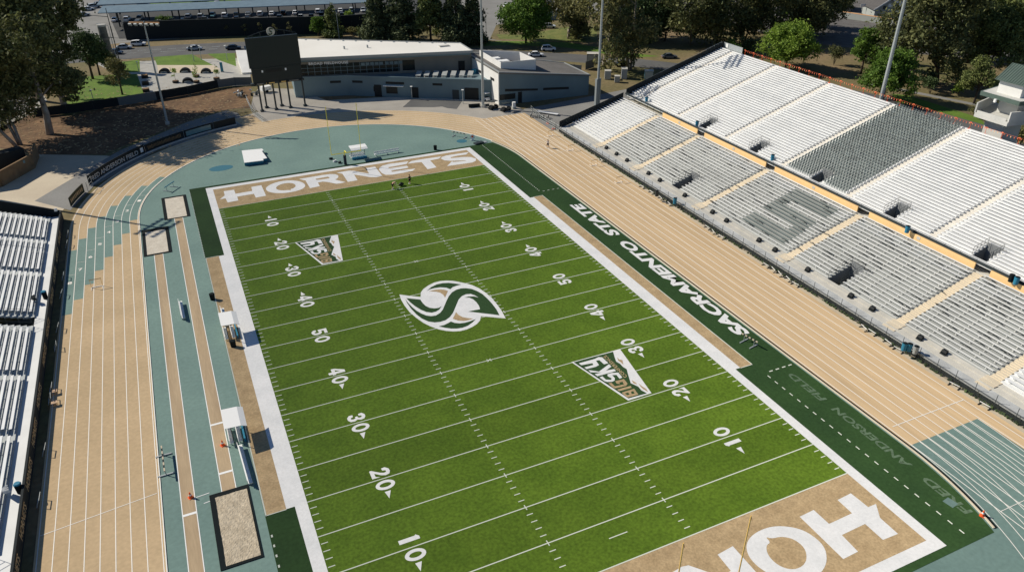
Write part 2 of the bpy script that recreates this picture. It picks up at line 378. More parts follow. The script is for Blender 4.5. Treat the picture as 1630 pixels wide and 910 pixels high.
# teal exchange zones of the far left curve
def lane_pt(r, s):                       # s metres past the end of the straight (negative on the straight)
    if s <= 0: return (CX-r, FY+s)
    a = math.pi - s/r
    return (CX+r*math.cos(a), FY+r*math.sin(a))
def lane_s(p, r):
    if p[1] <= FY: return p[1]-FY
    return (math.pi - math.atan2(p[1]-FY, p[0]-CX))*r
def c5(a,b): return P2(90+a/9.01, 280+b/9.01)
def c6(a,b): return P2(90+a/9.01, 380+b/9.01)
zones = [(c5(1555,20), c5(1085,640)), (c5(1290,145), c5(960,835)), (c5(1040,287), c6(840,95)), (c5(820,432), c6(715,268)),
         (c5(630,590), c6(585,460)), (c5(472,755), c6(440,662)), (c6(335,10), c6(295,875)), (c6(232,172), P2(103,502))]
m = MB()
for k, (pa, pb) in enumerate(zones):
    r0, r1 = RI+1.24*k, RI+1.24*(k+1); rm = (r0+r1)/2
    s0, s1 = lane_s(pb, rm), lane_s(pa, rm); N = 16
    vs = []
    for i in range(N+1):
        s_ = s0+(s1-s0)*i/N
        if s_ <= 0: a = lane_pt(r0, s_); b = lane_pt(r1, s_)
        else: a = lane_pt(r0, s_*r0/rm); b = lane_pt(r1, s_*r1/rm)
        vs += [(a[0],a[1],.044),(b[0],b[1],.044)]
    m.add(vs, [(2*i,2*i+2,2*i+3,2*i+1) for i in range(N)])
m.build('exchange_zones', teal, **ST)
m = MB()
for k in range(9):
    r = RI+1.24*k
    m.ribbon([(CX-r,-45),(CX-r,FY)]+arc(CX,FY,r,180,0,n)[1:], .075, .050)
    m.ribbon(arc(CX,NY,r,0,-50,24), .075, .051)
for k in range(10):
    x = 57.86+1.26*k; m.ribbon([(x,-16),(x,118)], .095, .054)
m.ribbon([(58.4,3.15),(69.2,3.15)], .09, .058)
m.ribbon([P2(64,853), P2(250,785)], .07, .058); m.ribbon([(57.9,-9.6),(68,-9.6)], .06, .058)
m.ribbon([(57.9,89.4),(69.2,92.4)], .06, .058); m.ribbon([(60.5,79.5),(69.2,78.2)], .06, .058); m.ribbon([(59,104),(69.2,99)], .06, .058)
for k,(pa,pb) in enumerate(zones):
    r0 = RI+1.24*k; s_ = lane_s(pa, r0)-8.5; a = lane_pt(r0, s_); b = lane_pt(r0+1.24, s_*(1+1.24/r0 if s_ > 0 else 1)); m.ribbon([a,b], .05, .058)
m.build('lane_lines', lline, **ST)
m = MB()
for k,(pa,pb) in enumerate(zones):       # lane numbers painted in the exchange zones
    rm = RI+1.24*(k+.5); s_ = lane_s(pa, rm)-11; c = lane_pt(rm, s_); a = 0 if s_ <= 0 else -s_/rm
    put_text(m, str(k+1), lambda u,v: (c[0]+(u-.5)*.55*math.cos(a)-(v-.5)*.8*math.sin(a), c[1]+(u-.5)*.55*math.sin(a)+(v-.5)*.8*math.cos(a), .060))
m.build('lane_numbers', lline, **ST)
# kerb and drain on the inside of the track
def edge_path(r): return arc(CX,NY,r,-18.5,0,12)+arc(CX,FY,r,0,19,14)
m = MB().ribbon(edge_path(34.92), .28, .056); m.build('track_drain', rubber, **ST)
kp = edge_path(34.66); m = MB()
for a, b in zip(kp[:-1], kp[1:]): m.bar((a[0],a[1],.09), (b[0],b[1],.09), .16, .10)
m.build('track_kerb', cream, **ST)
m = MB()
kp = [(CX-34.98,-45),(CX-34.98,FY)]+arc(CX,FY,34.98,180,19,60)
for a, b in zip(kp[:-1], kp[1:]): m.bar((a[0],a[1],.07), (b[0],b[1],.07), .09, .07)
m.build('track_rail', lline, **ST)

# runways
m = MB().rect(-7.10, 35.3-21, -5.80, 90.6, .046); m.rect(-10.72, -30, -9.50, 78.3, .046); m.build('jump_runways', tan2, **ST)
m = MB()
for x, y0, y1 in ((-7.10,22.9,90.4),(-5.80,22.9,90.4),(-10.72,-30,78.1),(-9.50,-30,78.1)): m.ribbon([(x,y0),(x,y1)], .08, .052)
for x0,x1,y in ((-7.06,-5.84,33.55),(-7.06,-5.84,25.62),(-10.7,-9.5,21.35)): m.ribbon([(x0,y),(x1,y)], .28, .056)
m.ribbon([(-9.4,23.3),(-8.2,23.4)], .08, .052); m.ribbon([(-8.8,22.2),(-8.0,22.3)], .08, .052)
m.build('runway_lines', white, **ST)
m = MB(); c = at(352,268); m.sheet([(c.x+2.2*math.cos(k*.314), c.y+1.5*math.sin(k*.314)) for k in range(20)], .046)
c = at(735,225); m.sheet([(c.x+1.1*math.cos(k*.314), c.y+1.1*math.sin(k*.314)) for k in range(20)], .046)
m.build('throwing_circles', cyan, **ST)
# ----- turf
dt = [(-3.85,-11.0)] + [(-3.85,102.6)] + [(CX+34.4*math.cos(R(a)), FY+34.4*math.sin(R(a))) for a in (17.7,14,11,8,5,2.5,0)] + [(CX+34.4*math.cos(R(a)), NY+34.4*math.sin(R(a))) for a in (0,-3,-6,-9,-12,-15,-18,-19.2)]
MB().sheet(dt, .050).build('turf_surround', dturf, **ST)
F = MB().rect(0,0,W_,L_,.066).build('football_field', turf, **ST)
m = MB().rect(0,-9.144,W_,0,.066); m.rect(0,L_,W_,L_+9.144,.066); m.build('end_zones', tturf, **ST)
m = MB(); B = 1.15
for x0,y0,x1,y1 in ((-B,-9.144-B,0,18.25),(-B,73.5,0,L_+9.144+B),(W_,-9.144-B,W_+B,18.25),(W_,73.5,W_+B,L_+9.144+B),(0,-9.144-B,W_,-9.144),(0,L_+9.144,W_,L_+9.144+B),
                    (-1.92,18.25,0,73.5),(W_,18.25,W_+1.85,73.5)): m.rect(x0,y0,x1,y1,.064)
m.build('field_border', wturf, **ST)
m = MB().rect(-3.72,18.25,-1.92,73.5,.064); m.rect(W_+1.85,18.25,W_+3.5,73.5,.064); m.build('bench_areas', tturf, **ST)
m = MB()
for x0,x1 in ((-3.82,-1.92),(W_+1.85,W_+3.6)):
    m.ribbon([(x0,18.2),(x1,18.2)], .1, .072); m.ribbon([(x0,73.55),(x1,73.55)], .1, .072)
m.ribbon([(-3.77,18.2),(-3.77,73.5)], .12, .072); m.ribbon([(W_+3.55,18.2),(W_+3.55,73.5)], .12, .072)
for k in range(44):                      # dashed coaching lines
    for x, y0 in ((52.75, 75.6), (-3.88, 74.0)):
        y = y0+k*.62*(1 if x > 0 else 1)
        if y < 102: m.rect(x-.06, y, x+.06, y+.3, .072)
for k in range(22):
    y = 15.7-k*1.2
    m.rect(52.44, y-.5, 52.56, y, .072)
    if y < 18: m.rect(-3.75, y-.3, -3.6, y, .072)
for k in range(4): m.rect(53.2+k*.95, 16.15, 53.7+k*.95, 16.3, .072); m.rect(53.2+k*.95, 75.1, 53.6+k*.95, 75.22, .072)
m.build('coaching_lines', wpaint, **ST)
m = MB()
for k in range(0, 21):
    y = k*5*Y; m.rect(0.02, y-.055, W_-.02, y+.055, .074)
for k in range(1, 100):
    y = k*Y
    if k % 5:
        for x in (18.288, W_-18.288): m.rect(x-.31, y-.05, x+.31, y+.05, .074)
        for x in (.1, W_-.1-.61): m.rect(x, y-.05, x+.61, y+.05, .074)
    else:
        for x in (18.288, W_-18.288): m.rect(x-.05, y-.31, x+.05, y+.31, .078)
for k in (3, 97): m.rect(W_/2-.95, k*Y-.05, W_/2+.95, k*Y+.05, .074)
m.obox((W_/2, 35*Y, .078), (.75,.1,.002), R(40)); m.obox((W_/2, 35*Y, .081), (.75,.1,.002), R(-40))
m.obox((W_/2, 65*Y, .078), (.75,.1,.002), R(40)); m.obox((W_/2, 65*Y, .081), (.75,.1,.002), R(-40))
m.build('yard_lines', wpaint, F)
# yard numbers
def ell(cx, cy, a, b, n=24): return [(cx+a*math.cos(2*math.pi*k/n), cy+b*math.sin(2*math.pi*k/n)) for k in range(n)]
DIG = {'0': [[ell(.5,.5,.5,.5), ell(.5,.5,.23,.30)]],
 '1': [[[(.30,0),(.68,0),(.68,1),(.42,1),(.22,.86),(.30,.80)]]],
 '2': [[[(.02,0),(.95,0),(.95,.42),(.80,.20),(.42,.20),(.80,.50),(.93,.72),(.85,.92),(.6,1),(.3,.98),(.05,.82),(.08,.62),(.34,.64),(.40,.80),(.58,.80),(.62,.68),(.50,.50),(.02,.10)]]],
 '3': [[[(.05,.14),(.3,0),(.62,0),(.9,.12),(.95,.34),(.80,.52),(.93,.70),(.88,.90),(.62,1),(.32,1),(.06,.86),(.10,.66),(.34,.66),(.40,.80),(.58,.80),(.64,.68),(.54,.58),(.38,.58),(.38,.44),(.58,.44),(.66,.32),(.58,.19),(.40,.19),(.32,.34),(.06,.34)]]],
 '4': [[[(.52,0),(.88,0),(.88,.22),(1,.22),(1,.42),(.88,.42),(.88,1),(.52,1),(.02,.42),(.02,.22),(.52,.22)], [(.56,.42),(.30,.42),(.56,.74)]]],
 '5': [[[(.05,.14),(.3,0),(.62,0),(.9,.12),(.97,.34),(.88,.56),(.62,.66),(.36,.62),(.36,.80),(.92,.80),(.92,1),(.08,1),(.08,.44),(.36,.44),(.52,.48),(.64,.42),(.66,.30),(.56,.19),(.40,.19),(.32,.32),(.05,.30)]]]}
m = MB()
for yd in range(10, 91, 10):
    num = str(yd if yd <= 50 else 100-yd)
    for side in (0, 1):
        def tr(u, v):
            if side == 0: return (6.35+v, yd*Y-u)
            return (W_-6.35-v, yd*Y+u)
        for d, u0 in ((num[0], -1.52), (num[1], .26)):
            for loops in DIG[d]:
                m.sheet([[tr(u0+a*1.27, b*1.9) for a,b in l] for l in loops], .078)
        if yd != 50:
            far = yd > 50
            sgn = (-1 if far else 1) * (1 if side == 0 else -1)
            m.sheet([tr(sgn*1.78, .62), tr(sgn*1.78, 1.22), tr(sgn*2.75, .92 if side else .80)], .078)
m.build('yard_numbers', wturf, F)
# end zone lettering
def k4(l): return [P2(345+a/11.643, 270+b/11.643) for a,b in l]
def k5(l): return [P2(470+a/11.643, 245+b/11.643) for a,b in l]
def k5b(l): return [P2(340+a/7.41, 230+b/7.41) for a,b in l]
def k6(l): return [P2(595+a/9.056, 235+b/9.056) for a,b in l]
def smooth(l, it=2):
    for _ in range(it): l = [q for i in range(len(l)) for q in ((l[i][0]*.75+l[(i+1)%len(l)][0]*.25, l[i][1]*.75+l[(i+1)%len(l)][1]*.25), (l[i][0]*.25+l[(i+1)%len(l)][0]*.75, l[i][1]*.25+l[(i+1)%len(l)][1]*.75))]
    return l
LET = [
 [k4([(58,557),(152,485),(130,408),(322,380),(350,455),(660,402),(642,328),(828,296),(915,490),(725,525),(690,455),(380,508),(402,578),(205,615),(165,540)])],
 [smooth(k5b([(608,522),(660,480),(740,450),(830,432),(920,427),(1010,437),(1065,460),(1086,488),(1065,520),(1000,548),(900,570),(800,580),(700,575),(640,559)])),
  smooth(k5b([(730,515),(768,483),(830,463),(900,456),(955,468),(973,495),(945,522),(905,530),(915,547),(885,541),(820,548),(756,541)]))],
 [k5([(75,470),(300,435),(500,400),(640,381),(740,383),(790,402),(802,428),(780,462),(735,482),(850,512),(937,530),(820,555),(760,560),(680,545),(600,528),(510,520),(420,538),(455,605),(275,642),(190,500),(130,488)]),
  k5([(375,470),(500,447),(600,430),(640,440),(625,460),(500,480),(395,490)])],
 [k5([(765,353),(1000,318),(1080,320),(1200,345),(1370,373),(1310,270),(1480,242),(1612,414),(1500,440),(1380,438),(1240,412),(1090,390),(1155,495),(975,525),(875,375)])],
 [k6([(500,203),(350,224),(220,240),(130,263),(80,297),(76,325),(118,375),(170,397),(260,396),(430,368),(560,340),(600,308),(420,330),(265,355),(248,340),(480,299),(500,292),(478,266),(225,305),(205,290),(330,268),(470,241)])],
 [k6([(488,239),(540,200),(700,172),(972,133),(940,165),(812,190),(905,290),(775,317),(690,215),(600,222)])],
 [k6([(1370,70),(1330,105),(1200,122),(1105,145),(1115,158),(1290,140),(1400,141),(1472,165),(1472,195),(1420,220),(1250,245),(1058,271),(1125,205),(1150,213),(1335,196),(1310,190),(1130,196),(1020,190),(968,165),(980,140),(1050,118),(1200,95)])]]
m = MB()
for l in LET:
    m.sheet(l, .072); m.sheet([[(W_-x, L_-y) for x,y in q] for q in l], .072)
m.build('end_zone_lettering', wturf, F)
# midfield emblem
def q1(l): return [P2(630+a/9.056, 440+b/9.056) for a,b in l]
m = MB().sheet(q1([(52,265),(200,285),(358,300),(362,235),(400,185),(470,135),(550,95),(640,72),(730,65),(820,68),(900,82),(1000,103),(1100,130),(1200,175),(1290,235),(1380,310),(1450,395),(1520,490),(1585,610),(1480,602),(1360,590),(1228,578),(1215,640),(1170,690),(1100,735),(1020,770),(930,792),(830,798),(730,790),(620,768),(500,725),(400,675),(300,605),(200,520),(130,430),(80,345)]), .082)
m.build('midfield_emblem', wturf, F)
m = MB()
for l in ([(445,215),(510,160),(590,120),(680,102),(760,98),(850,108),(945,122),(880,138),(820,160),(785,190),(730,168),(640,162),(550,175),(490,192)],
 [(150,318),(250,328),(355,340),(385,385),(430,430),(490,458),(560,466),(620,458),(662,435),(625,485),(580,512),(520,528),(440,518),(360,485),(280,435),(210,380)],
 [(135,330),(185,395),(240,450),(300,500),(370,540),(440,568),(510,578),(580,568),(640,530),(680,480),(705,420),(730,360),(765,290),(810,235),(870,198),(940,178),(1010,175),(1090,185),(1170,215),(1250,260),(1320,325),(1390,400),(1450,480),(1495,565),(1380,550),(1240,535),(1140,522),(1040,512),(1130,493),(1215,478),(1200,430),(1165,380),(1115,335),(1060,312),(985,312),(1050,295),(1130,293),(1192,310),(1140,278),(1080,258),(1010,262),(950,290),(905,340),(880,400),(855,460),(825,530),(780,590),(720,635),(640,660),(560,668),(470,655),(380,615),(300,555),(220,470),(165,390)],
 [(620,725),(700,705),(760,675),(795,655),(850,675),(920,682),(1000,672),(1080,648),(1152,620),(1110,665),(1040,715),(960,745),(880,757),(800,757),(710,745)]):
    m.sheet(q1(l), .090)
m.build('midfield_emblem_green', green, F)
m = MB()
for l in ([(475,218),(560,200),(640,192),(700,198),(752,215),(735,255),(710,312),(685,270),(640,240),(580,225)], [(868,520),(905,560),(960,590),(1030,605),(1120,612),(1050,635),(980,648),(900,642),(822,615),(845,570)]): m.sheet(q1(l), .090)
m.build('midfield_emblem_gold', tturf, F)
# conference emblems
def q2(l, sh=(0,0)): return [(lambda p: (p[0]+sh[0], p[1]+sh[1]))(P2(905+a/10.114, 550+b/10.114)) for a,b in l]
mw_, mg_, mt_ = MB(), MB(), MB()
for sh in ((0,0), (-23.83,45.67)):
    mw_.sheet(q2([(45,272),(828,62),(1335,770),(958,890)], sh), .082)
    mg_.sheet(q2([(80,274),(716,104),(740,190),(765,262),(830,300),(870,345),(935,385),(960,480),(1000,610),(1120,665),(1170,725),(1262,774),(962,856)], sh), .088)
    for l in ([(165,292),(420,222),(480,192),(540,195),(640,290),(570,308),(495,240),(440,250),(490,318),(440,347),(290,385),(255,357),(400,318),(385,290),(205,322)],
              [(320,400),(490,425),(650,305),(690,345),(600,408),(735,385),(765,415),(600,462),(465,500),(420,465),(530,440),(355,437)],
              [(497,518),(545,500),(600,555),(685,558),(695,535),(630,500),(625,468),(690,447),(800,440),(865,520),(820,540),(770,478),(700,482),(745,530),(740,570),(700,588),(620,592),(580,580)]):
        mw_.sheet(q2(l, sh), .094)
    for l in ([(780,195),(815,232),(865,240),(880,315),(835,270),(800,250)], [(1015,560),(1085,605),(1100,630),(1040,610)], [(1120,610),(1180,660),(1250,705),(1280,755),(1200,705),(1160,670)],
              [(640,612),(690,603),(745,662),(890,632),(868,588),(810,602),(832,625),(775,618),(750,580),(890,545),(950,620),(925,655),(760,692),(725,690)],
              [(780,715),(1000,655),(1015,685),(815,740)]):
        mt_.sheet(q2(l, sh), .094)
    mt_.sheet([q2([(860,762),(1055,700),(1122,795),(955,840),(930,830),(875,790)], sh), q2([(905,775),(955,762),(985,790),(945,805)], sh), q2([(1000,752),(1040,740),(1065,775),(1020,788)], sh)], .094)
    a, b = q2([(925,515),(578,172)], sh); c, d = q2([(945,500),(598,160)], sh)
    put_text(mt_, 'CONFERENCE', lambda u,v: (a[0]+(b[0]-a[0])*u+(a[0]-c[0])*(v-.5)*2.2, a[1]+(b[1]-a[1])*u+(a[1]-c[1])*(v-.5)*2.2, .094), bold=.02, spacing=1.1)
mw_.build('conference_emblem', wturf, F); mg_.build('conference_emblem_green', green, F); mt_.build('conference_emblem_gold', tturf, F)
# lettering on the right-hand turf
m = MB()
put_text(m, 'SACRAMENTO', lambda u,v: (56.65-v*2.0, 23.6+u*28.7, .058), bold=.045, shear=.12)
put_text(m, 'STATE', lambda u,v: (56.65-v*2.0, 54.5+u*13.4, .058), bold=.045, shear=.12)
m.build('turf_lettering', wturf, **ST)
m = MB()
for s_, y0, y1 in (('FRED',-8.6,-3.6),('ANDERSON',-1.9,8.1),('FIELD',9.5,14.9)):
    put_text(m, s_, lambda u,v: (55.55-v*.95, y0+u*(y1-y0), .058), bold=.03, shear=.1)
m.build('faint_turf_lettering', ghost, **ST)
m = MB().obox((54.6,-6.9,.060),(.9,1.0,.004), R(8)); m.build('turf_hatch', teal, **ST)
c = at(1020,422); 

# ================================================================= RIGHT-HAND GRANDSTAND
GS = thing('grandstand', 'huge white two tier bleacher grandstand filling the right side beside the track', 'grandstand', (92, 46, 0))
YN, YF = -16.0, 103.0
LA = [3.3, 16.3, 36.0, 56.3, 75.6, 89.3]         # lower aisles
UA = [-5.0, 10.2, 25.5, 40.8, 55.3, 70.5, 85.4, 99.1]   # upper aisles
LV = [(27.5, 6), (64.5, 6)]; UV = [(18.2,4),(32.9,4),(47.9,4),(63.0,4),(77.6,4)]
def spans(lo, hi, cuts):                   # intervals of [lo,hi] left between the cuts
    out = []; a = lo
    for c0, c1 in sorted(cuts):
        if c1 <= lo or c0 >= hi: continue
        if c0 > a: out.append((a, c0))
        a = max(a, c1)
    if a < hi: out.append((a, hi))
    return out
def lrow(i): return 74.0+.665*i, 1.35+.21*i
def urow(j): return 88.75+.648*j, 6.15+.2075*j
NL, NU = 19, 36
# lower tier: decks, steps, benches
dg, dw, dw2, csl = MB(), MB(), MB(), [MB() for _ in LA]
for i in range(NL):
    x, z = lrow(i); x1 = x+.665
    cuts = [(y-.62, y+.62) for y in LA] + [(y-1.05, y+1.05) for y, n_ in LV if i < n_]
    for a, b in spans(YN, YF, cuts):
        (dg if LA[0] < (a+b)/2 < LA[-1] else dw if a < 10 else dw2).box(x, a, z-.24, x1, b, z)
    for y, cs in zip(LA, csl):
        cs.box(x, y-.62, z-.24, x1, y+.62, z+.001); cs.box(x+.30, y-.6, z, x1, y+.6, z+.105)
dg.build('lower_deck', gdeck, GS, True)
for q in (dw, dw2): q.build('end_deck', alumd, GS, True)
for q in csl: q.build('aisle_steps', cream, GS, True)
# painted letter laid out in the planks of the middle block (row from bottom, y range)
SL = {}
for i in range(13,17): SL[i] = [(38.9,48.1)]
for i in (11,12): SL[i] = [(46.0,48.1)]
for i in range(7,11): SL[i] = [(38.9,48.1)]
for i in (5,6): SL[i] = [(38.6,40.8)]
for i in range(1,5): SL[i] = [(38.5,48.1)]
gp = MB(); stuffb = MB(); nb = 0
rnd = random.Random(4)
for i in range(NL):
    x, z = lrow(i)
    cuts = [(y-.75, y+.75) for y in LA] + [(y-1.15, y+1.15) for y, n_ in LV if i < n_]
    for a, b in spans(YN, YF, cuts):
        mid = LA[0] < (a+b)/2 < LA[-1]
        cut2 = [(s0, s1) for s0, s1 in SL.get(i, [])] if a < 44 < b else []
        for c, d in spans(a, b, cut2):
            mb = MB()
            if mid:
                mb.box(x+.36, c, z+.37, x+.62, d, z+.42); mb.box(x+.05, c, z+.012, x+.22, d, z+.05)
            else:
                mb.box(x+.30, c, z+.37, x+.64, d, z+.42)
            yy = c+.9
            while yy < d: mb.box(x+.46, yy-.03, z, x+.52, yy+.03, z+.37); yy += 1.9
            if nb < 100 and d > -2 and mid: mb.build('bench', wood, GS, True); nb += 1
            else: stuffb.add(mb.v, mb.f)
        for c, d in cut2:
            gp.box(x+.34, c, z+.37, x+.62, d, z+.42); gp.box(x+.02, c, z+.012, x+.30, d, z+.05)
gp.build('painted_planks', gplank, GS, True)
# loose sagging boards on the treads of the weathered blocks
wb = MB()
for k in range(150):
    i = rnd.randrange(0, NL); y = rnd.uniform(4, 88); x, z = lrow(i); ln = rnd.uniform(.9, 1.7)
    wb.bar((x+.30, y, z+.20), (x+.37, y+ln*.5, z+.335), .13, .03); wb.bar((x+.37, y+ln*.5, z+.335), (x+.30, y+ln, z+.20), .13, .03)
wb.build('sagging_board', dsteel, GS, True, kind='stuff')
# upper tier
dw = MB(); us = MB(); csl = [MB() for _ in UA]
SEC = (41.55, 54.55)
for j in range(NU):
    x, z = urow(j); x1 = x+.648
    cuts = [(y-.55, y+.55) for y in UA] + [(y-1.05, y+1.05) for y, n_ in UV if j < n_]
    for a, b in spans(YN, YF, cuts): dw.box(x, a, z-.24, x1, b, z)
    for y, cs in zip(UA, csl): cs.box(x, y-.55, z-.24, x1, y+.55, z+.001); cs.box(x+.30, y-.5, z, x1, y+.5, z+.10)
    cuts = [(y-.56, y+.56) for y in UA] + [(y-1.1, y+1.1) for y, n_ in UV if j < n_] + [SEC]
    for a, b in spans(YN, YF, cuts):
        us.box(x+.26, a, z+.36, x+.60, b, z+.41); us.box(x+.262, a, z+.20, x+.285, b, z+.36)
dw.box(urow(NU)[0], YN, 13.3, urow(NU)[0]+.5, YF, 13.62)
dw.box(87.35, YN, 5.95, 88.75, YF, 6.12)
dw.build('upper_deck', alum, GS, True)
for q in csl: q.build('aisle_steps', cream2, GS, True)
us.add(stuffb.v, stuffb.f); us.build('bench_rows', alum, GS, True, kind='stuff')
# chair backs block
def seat_mb(x, y, z):
    s_ = MB(); s_.box(x+.20, y-.19, z+.36, x+.52, y+.19, z+.41); s_.bar((x+.52,y,z+.40),(x+.62,y,z+.72),.38,.04); s_.box(x+.3,y-.03,z,x+.36,y+.03,z+.38); return s_
sb = MB(); ns = 0
for j in range(NU):
    x, z = urow(j)
    cuts = [(y-1.2, y+1.2) for y, n_ in UV if j < n_]
    for k in range(24):
        y = SEC[0]+.3+k*.54
        if any(a < y < b for a, b in cuts): continue
        mb = seat_mb(x, y, z)
        if ns < 100: mb.build('chair', seatg, GS, True); ns += 1
        else: sb.add(mb.v, mb.f)
sb.build('chair_block', seatg, GS, True, kind='stuff')
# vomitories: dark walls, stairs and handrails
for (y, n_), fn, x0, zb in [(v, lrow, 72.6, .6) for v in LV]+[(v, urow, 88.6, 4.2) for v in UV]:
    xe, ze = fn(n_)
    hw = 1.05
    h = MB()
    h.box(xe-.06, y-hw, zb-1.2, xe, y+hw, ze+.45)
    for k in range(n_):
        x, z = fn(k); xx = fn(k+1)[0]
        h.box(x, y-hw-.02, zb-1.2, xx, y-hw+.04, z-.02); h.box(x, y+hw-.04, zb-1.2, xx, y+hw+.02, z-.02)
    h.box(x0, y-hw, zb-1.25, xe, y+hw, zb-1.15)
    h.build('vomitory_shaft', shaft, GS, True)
    st_ = MB()
    for k in range(6): st_.box(x0+.2+k*.45, y-.75, zb-1.2, x0+.65+k*.45, y+.75, zb-.15-.17*k)
    st_.build('vomitory_stairs', concs, GS, True)
    r_ = MB()
    for sgn in (-1, 1):
        yy = y+sgn*(hw+.05)
        for k in range(0, n_+1, 2 if fn is lrow else 1):
            x, z = fn(min(k, n_)); r_.tube([(x,yy,z),(x,yy,z+1.15)], .025, 5)
        (xa,za),(xb,zb_) = fn(0), fn(n_)
        for dz in (1.15,.65): r_.tube([(xa,yy,za+dz),(xb,yy,zb_+dz)], .022, 5)
    for dz in (1.15,.65,.3): r_.tube([(xe,y-hw,ze+dz),(xe,y+hw,ze+dz)], .022, 5)
    r_.build('handrail', dsteel, GS, True)
# front platform, tan wall with gaps, rail
pf = MB()
pf.box(70.9, YN, .72, 72.3, YF, .95); pf.build('front_walkway', concs, GS, True)
MB().box(71.05, YN, 0, 71.15, YF, .72).build('walkway_shade', fabric, GS, True)  # dark strip added for the shade in the open space under the walkway
pf = MB(); pf.box(72.3, YN, 0, 73.3, YF, 1.04); pf.box(73.3, YN, 0, 74.0, YF, 1.20); pf.build('front_steps', concl, GS, True)
for y in LA:
    pf = MB()
    for q in range(3): pf.box(71.9+q*.7, y-.9, .96+q*.13, 74.0, y+.9, 1.0+q*.13)
    pf.build('aisle_landing', cream, GS, True)
xt, zt = lrow(NL)
cuts = [(y-1.1, y+1.1) for y in LA[:-1]] + [(LA[-1]-1, YF+1)]
for a, b in spans(YN, YF, cuts):
    MB().box(xt+.35, a, zt-.1, xt+.52, b, zt+.86).build('tan_wall', tanw, GS, True)
    s_ = MB(); yc = (a+b)/2; s_.obox((xt+.335, yc, zt+.5), (.03,.55,.45)); s_.build('wall_plate', concl, GS, True)
pf = MB().box(xt, YN, zt-.3, xt+.35, YF, zt-.02); pf.box(xt+.35, YN, zt-.4, 88.75, YF, zt-.3)
pf.build('cross_aisle', concl, GS, True)
rl = MB()
for a, b in spans(YN, YF, []):
    rl.box(xt+.62, a, zt+.80, xt+.80, b, zt+1.14)
    y = a
    while y < b: rl.tube([(xt+.7,y,zt-.2),(xt+.7,y,zt+1.3)], .03, 5); y += 2.4
    rl.tube([(xt+.7,a,zt+1.32),(xt+.7,b,zt+1.32)], .03, 5)
rl.build('front_rail', dsteel, GS, True)
# bench back row against the dark fascia, steel frame under the decks
fr = MB()
for y in np.arange(YN+1, YF, 5.1):
    fr.bar((88.6,y,5.7),(urow(NU)[0]+.3,y,13.2),.2,.35); fr.box(urow(NU)[0]+.1,y-.15,0,urow(NU)[0]+.4,y+.15,13.3); fr.box(99.9,y-.15,0,100.2,y+.15,9.2)
fr.build('steel_frame', dsteel, GS, True)
fr = MB()
for j in range(0, NU): pass
(xa,za),(xb,zb_) = urow(0), urow(NU)
for a0,b0,c0,d0 in ((xa-1.2,za-.1,xb+.5,zb_+.1),(71.2,.95,xt+.2,zt)):
    fr.add([(a0,YF+.06,b0-.35),(c0,YF+.06,d0-.35),(c0,YF+.06,d0+1.25),(a0,YF+.06,b0+1.25),(a0,YF+.14,b0-.35),(c0,YF+.14,d0-.35),(c0,YF+.14,d0+1.25),(a0,YF+.14,b0+1.25)],
           [(0,1,2,3),(7,6,5,4),(3,2,6,7),(4,5,1,0),(0,3,7,4),(1,5,6,2)])
fr.build('end_screen', fabric, GS, True)
fr = MB()
for k in range(24):
    t = k/23; x = xa+(xb-xa)*t; z = za+(zb_-za)*t; fr.tube([(x,YF+.2,z-.3),(x,YF+.2,z+1.4)], .035, 5)
fr.tube([(xa,YF+.2,za+1.4),(xb,YF+.2,zb_+1.4)], .035, 5)
fr.build('end_rail', steel, GS, True)
fr = MB()
for k in range(11): fr.tube([(xb+.55,YF-k*.62,zb_-.1),(xb+.55,YF-k*.62,zb_+1.35)], .03, 5)
fr.box(xb+.52, YF-6.3, zb_+.1, xb+.55, YF, zb_+1.3)
fr.build('back_panel', steel, GS, True)
sg = MB().box(xb+.42, YF-1.5, zb_+.35, xb+.5, YF-.8, zb_+1.15); sg.build('row_sign', white, GS, True)
# orange barrier posts and pennants along the top edge
prev = None; pn, pn2 = MB(), MB(); rr = random.Random(7)
yl = [95.6-2.75*k for k in range(34)]
xe = xb+.35; ze = 13.62
p0 = thing('barrier_post', 'orange barrier post standing along the top edge of the white bleachers', 'barrier post', (xe, yl[0], ze), 0, 'barrier posts along the top of the bleachers')
MB().tube([(0,0,0),(.04,0,1.15)], .032, 6).build('post', orange, p0); q = MB(); q.box(-.04,-.20,.98,.05,.20,1.10); q.build('crossbar', redf, p0); MB().box(-.18,-.18,0,.18,.18,.06).build('foot', orange, p0)
for k, y in enumerate(yl[1:]): dup(p0, (xe, y, ze), rr.uniform(-.25,.25))
for k in range(len(yl)-1):
    for q in range(5):
        t = (q+.5)/5; y = yl[k]+(yl[k+1]-yl[k])*t; z = ze+1.02-.5*t*(1-t)
        (pn if rr.random() < .72 else pn2).add([(xe+.02,y-.08,z),(xe+.02,y+.08,z),(xe+rr.uniform(-.08,.12),y,z-.28),(xe+.04,y-.08,z),(xe+.04,y+.08,z)], [(0,1,2),(4,3,2),(0,3,4,1)])
pt = thing('pennant_string', 'long string of red orange pennants strung along the top of the bleachers', 'pennants', (xe, 50, ze))
pn.build('red_pennants', redf, pt, True, kind='stuff'); pn2.build('faded_pennants', peach, pt, True, kind='stuff')
MB().tube([(xe+.03,yl[0],ze+1.03),(xe+.03,yl[-1],ze+1.03)], .012, 4).build('cord', redf, pt, True)
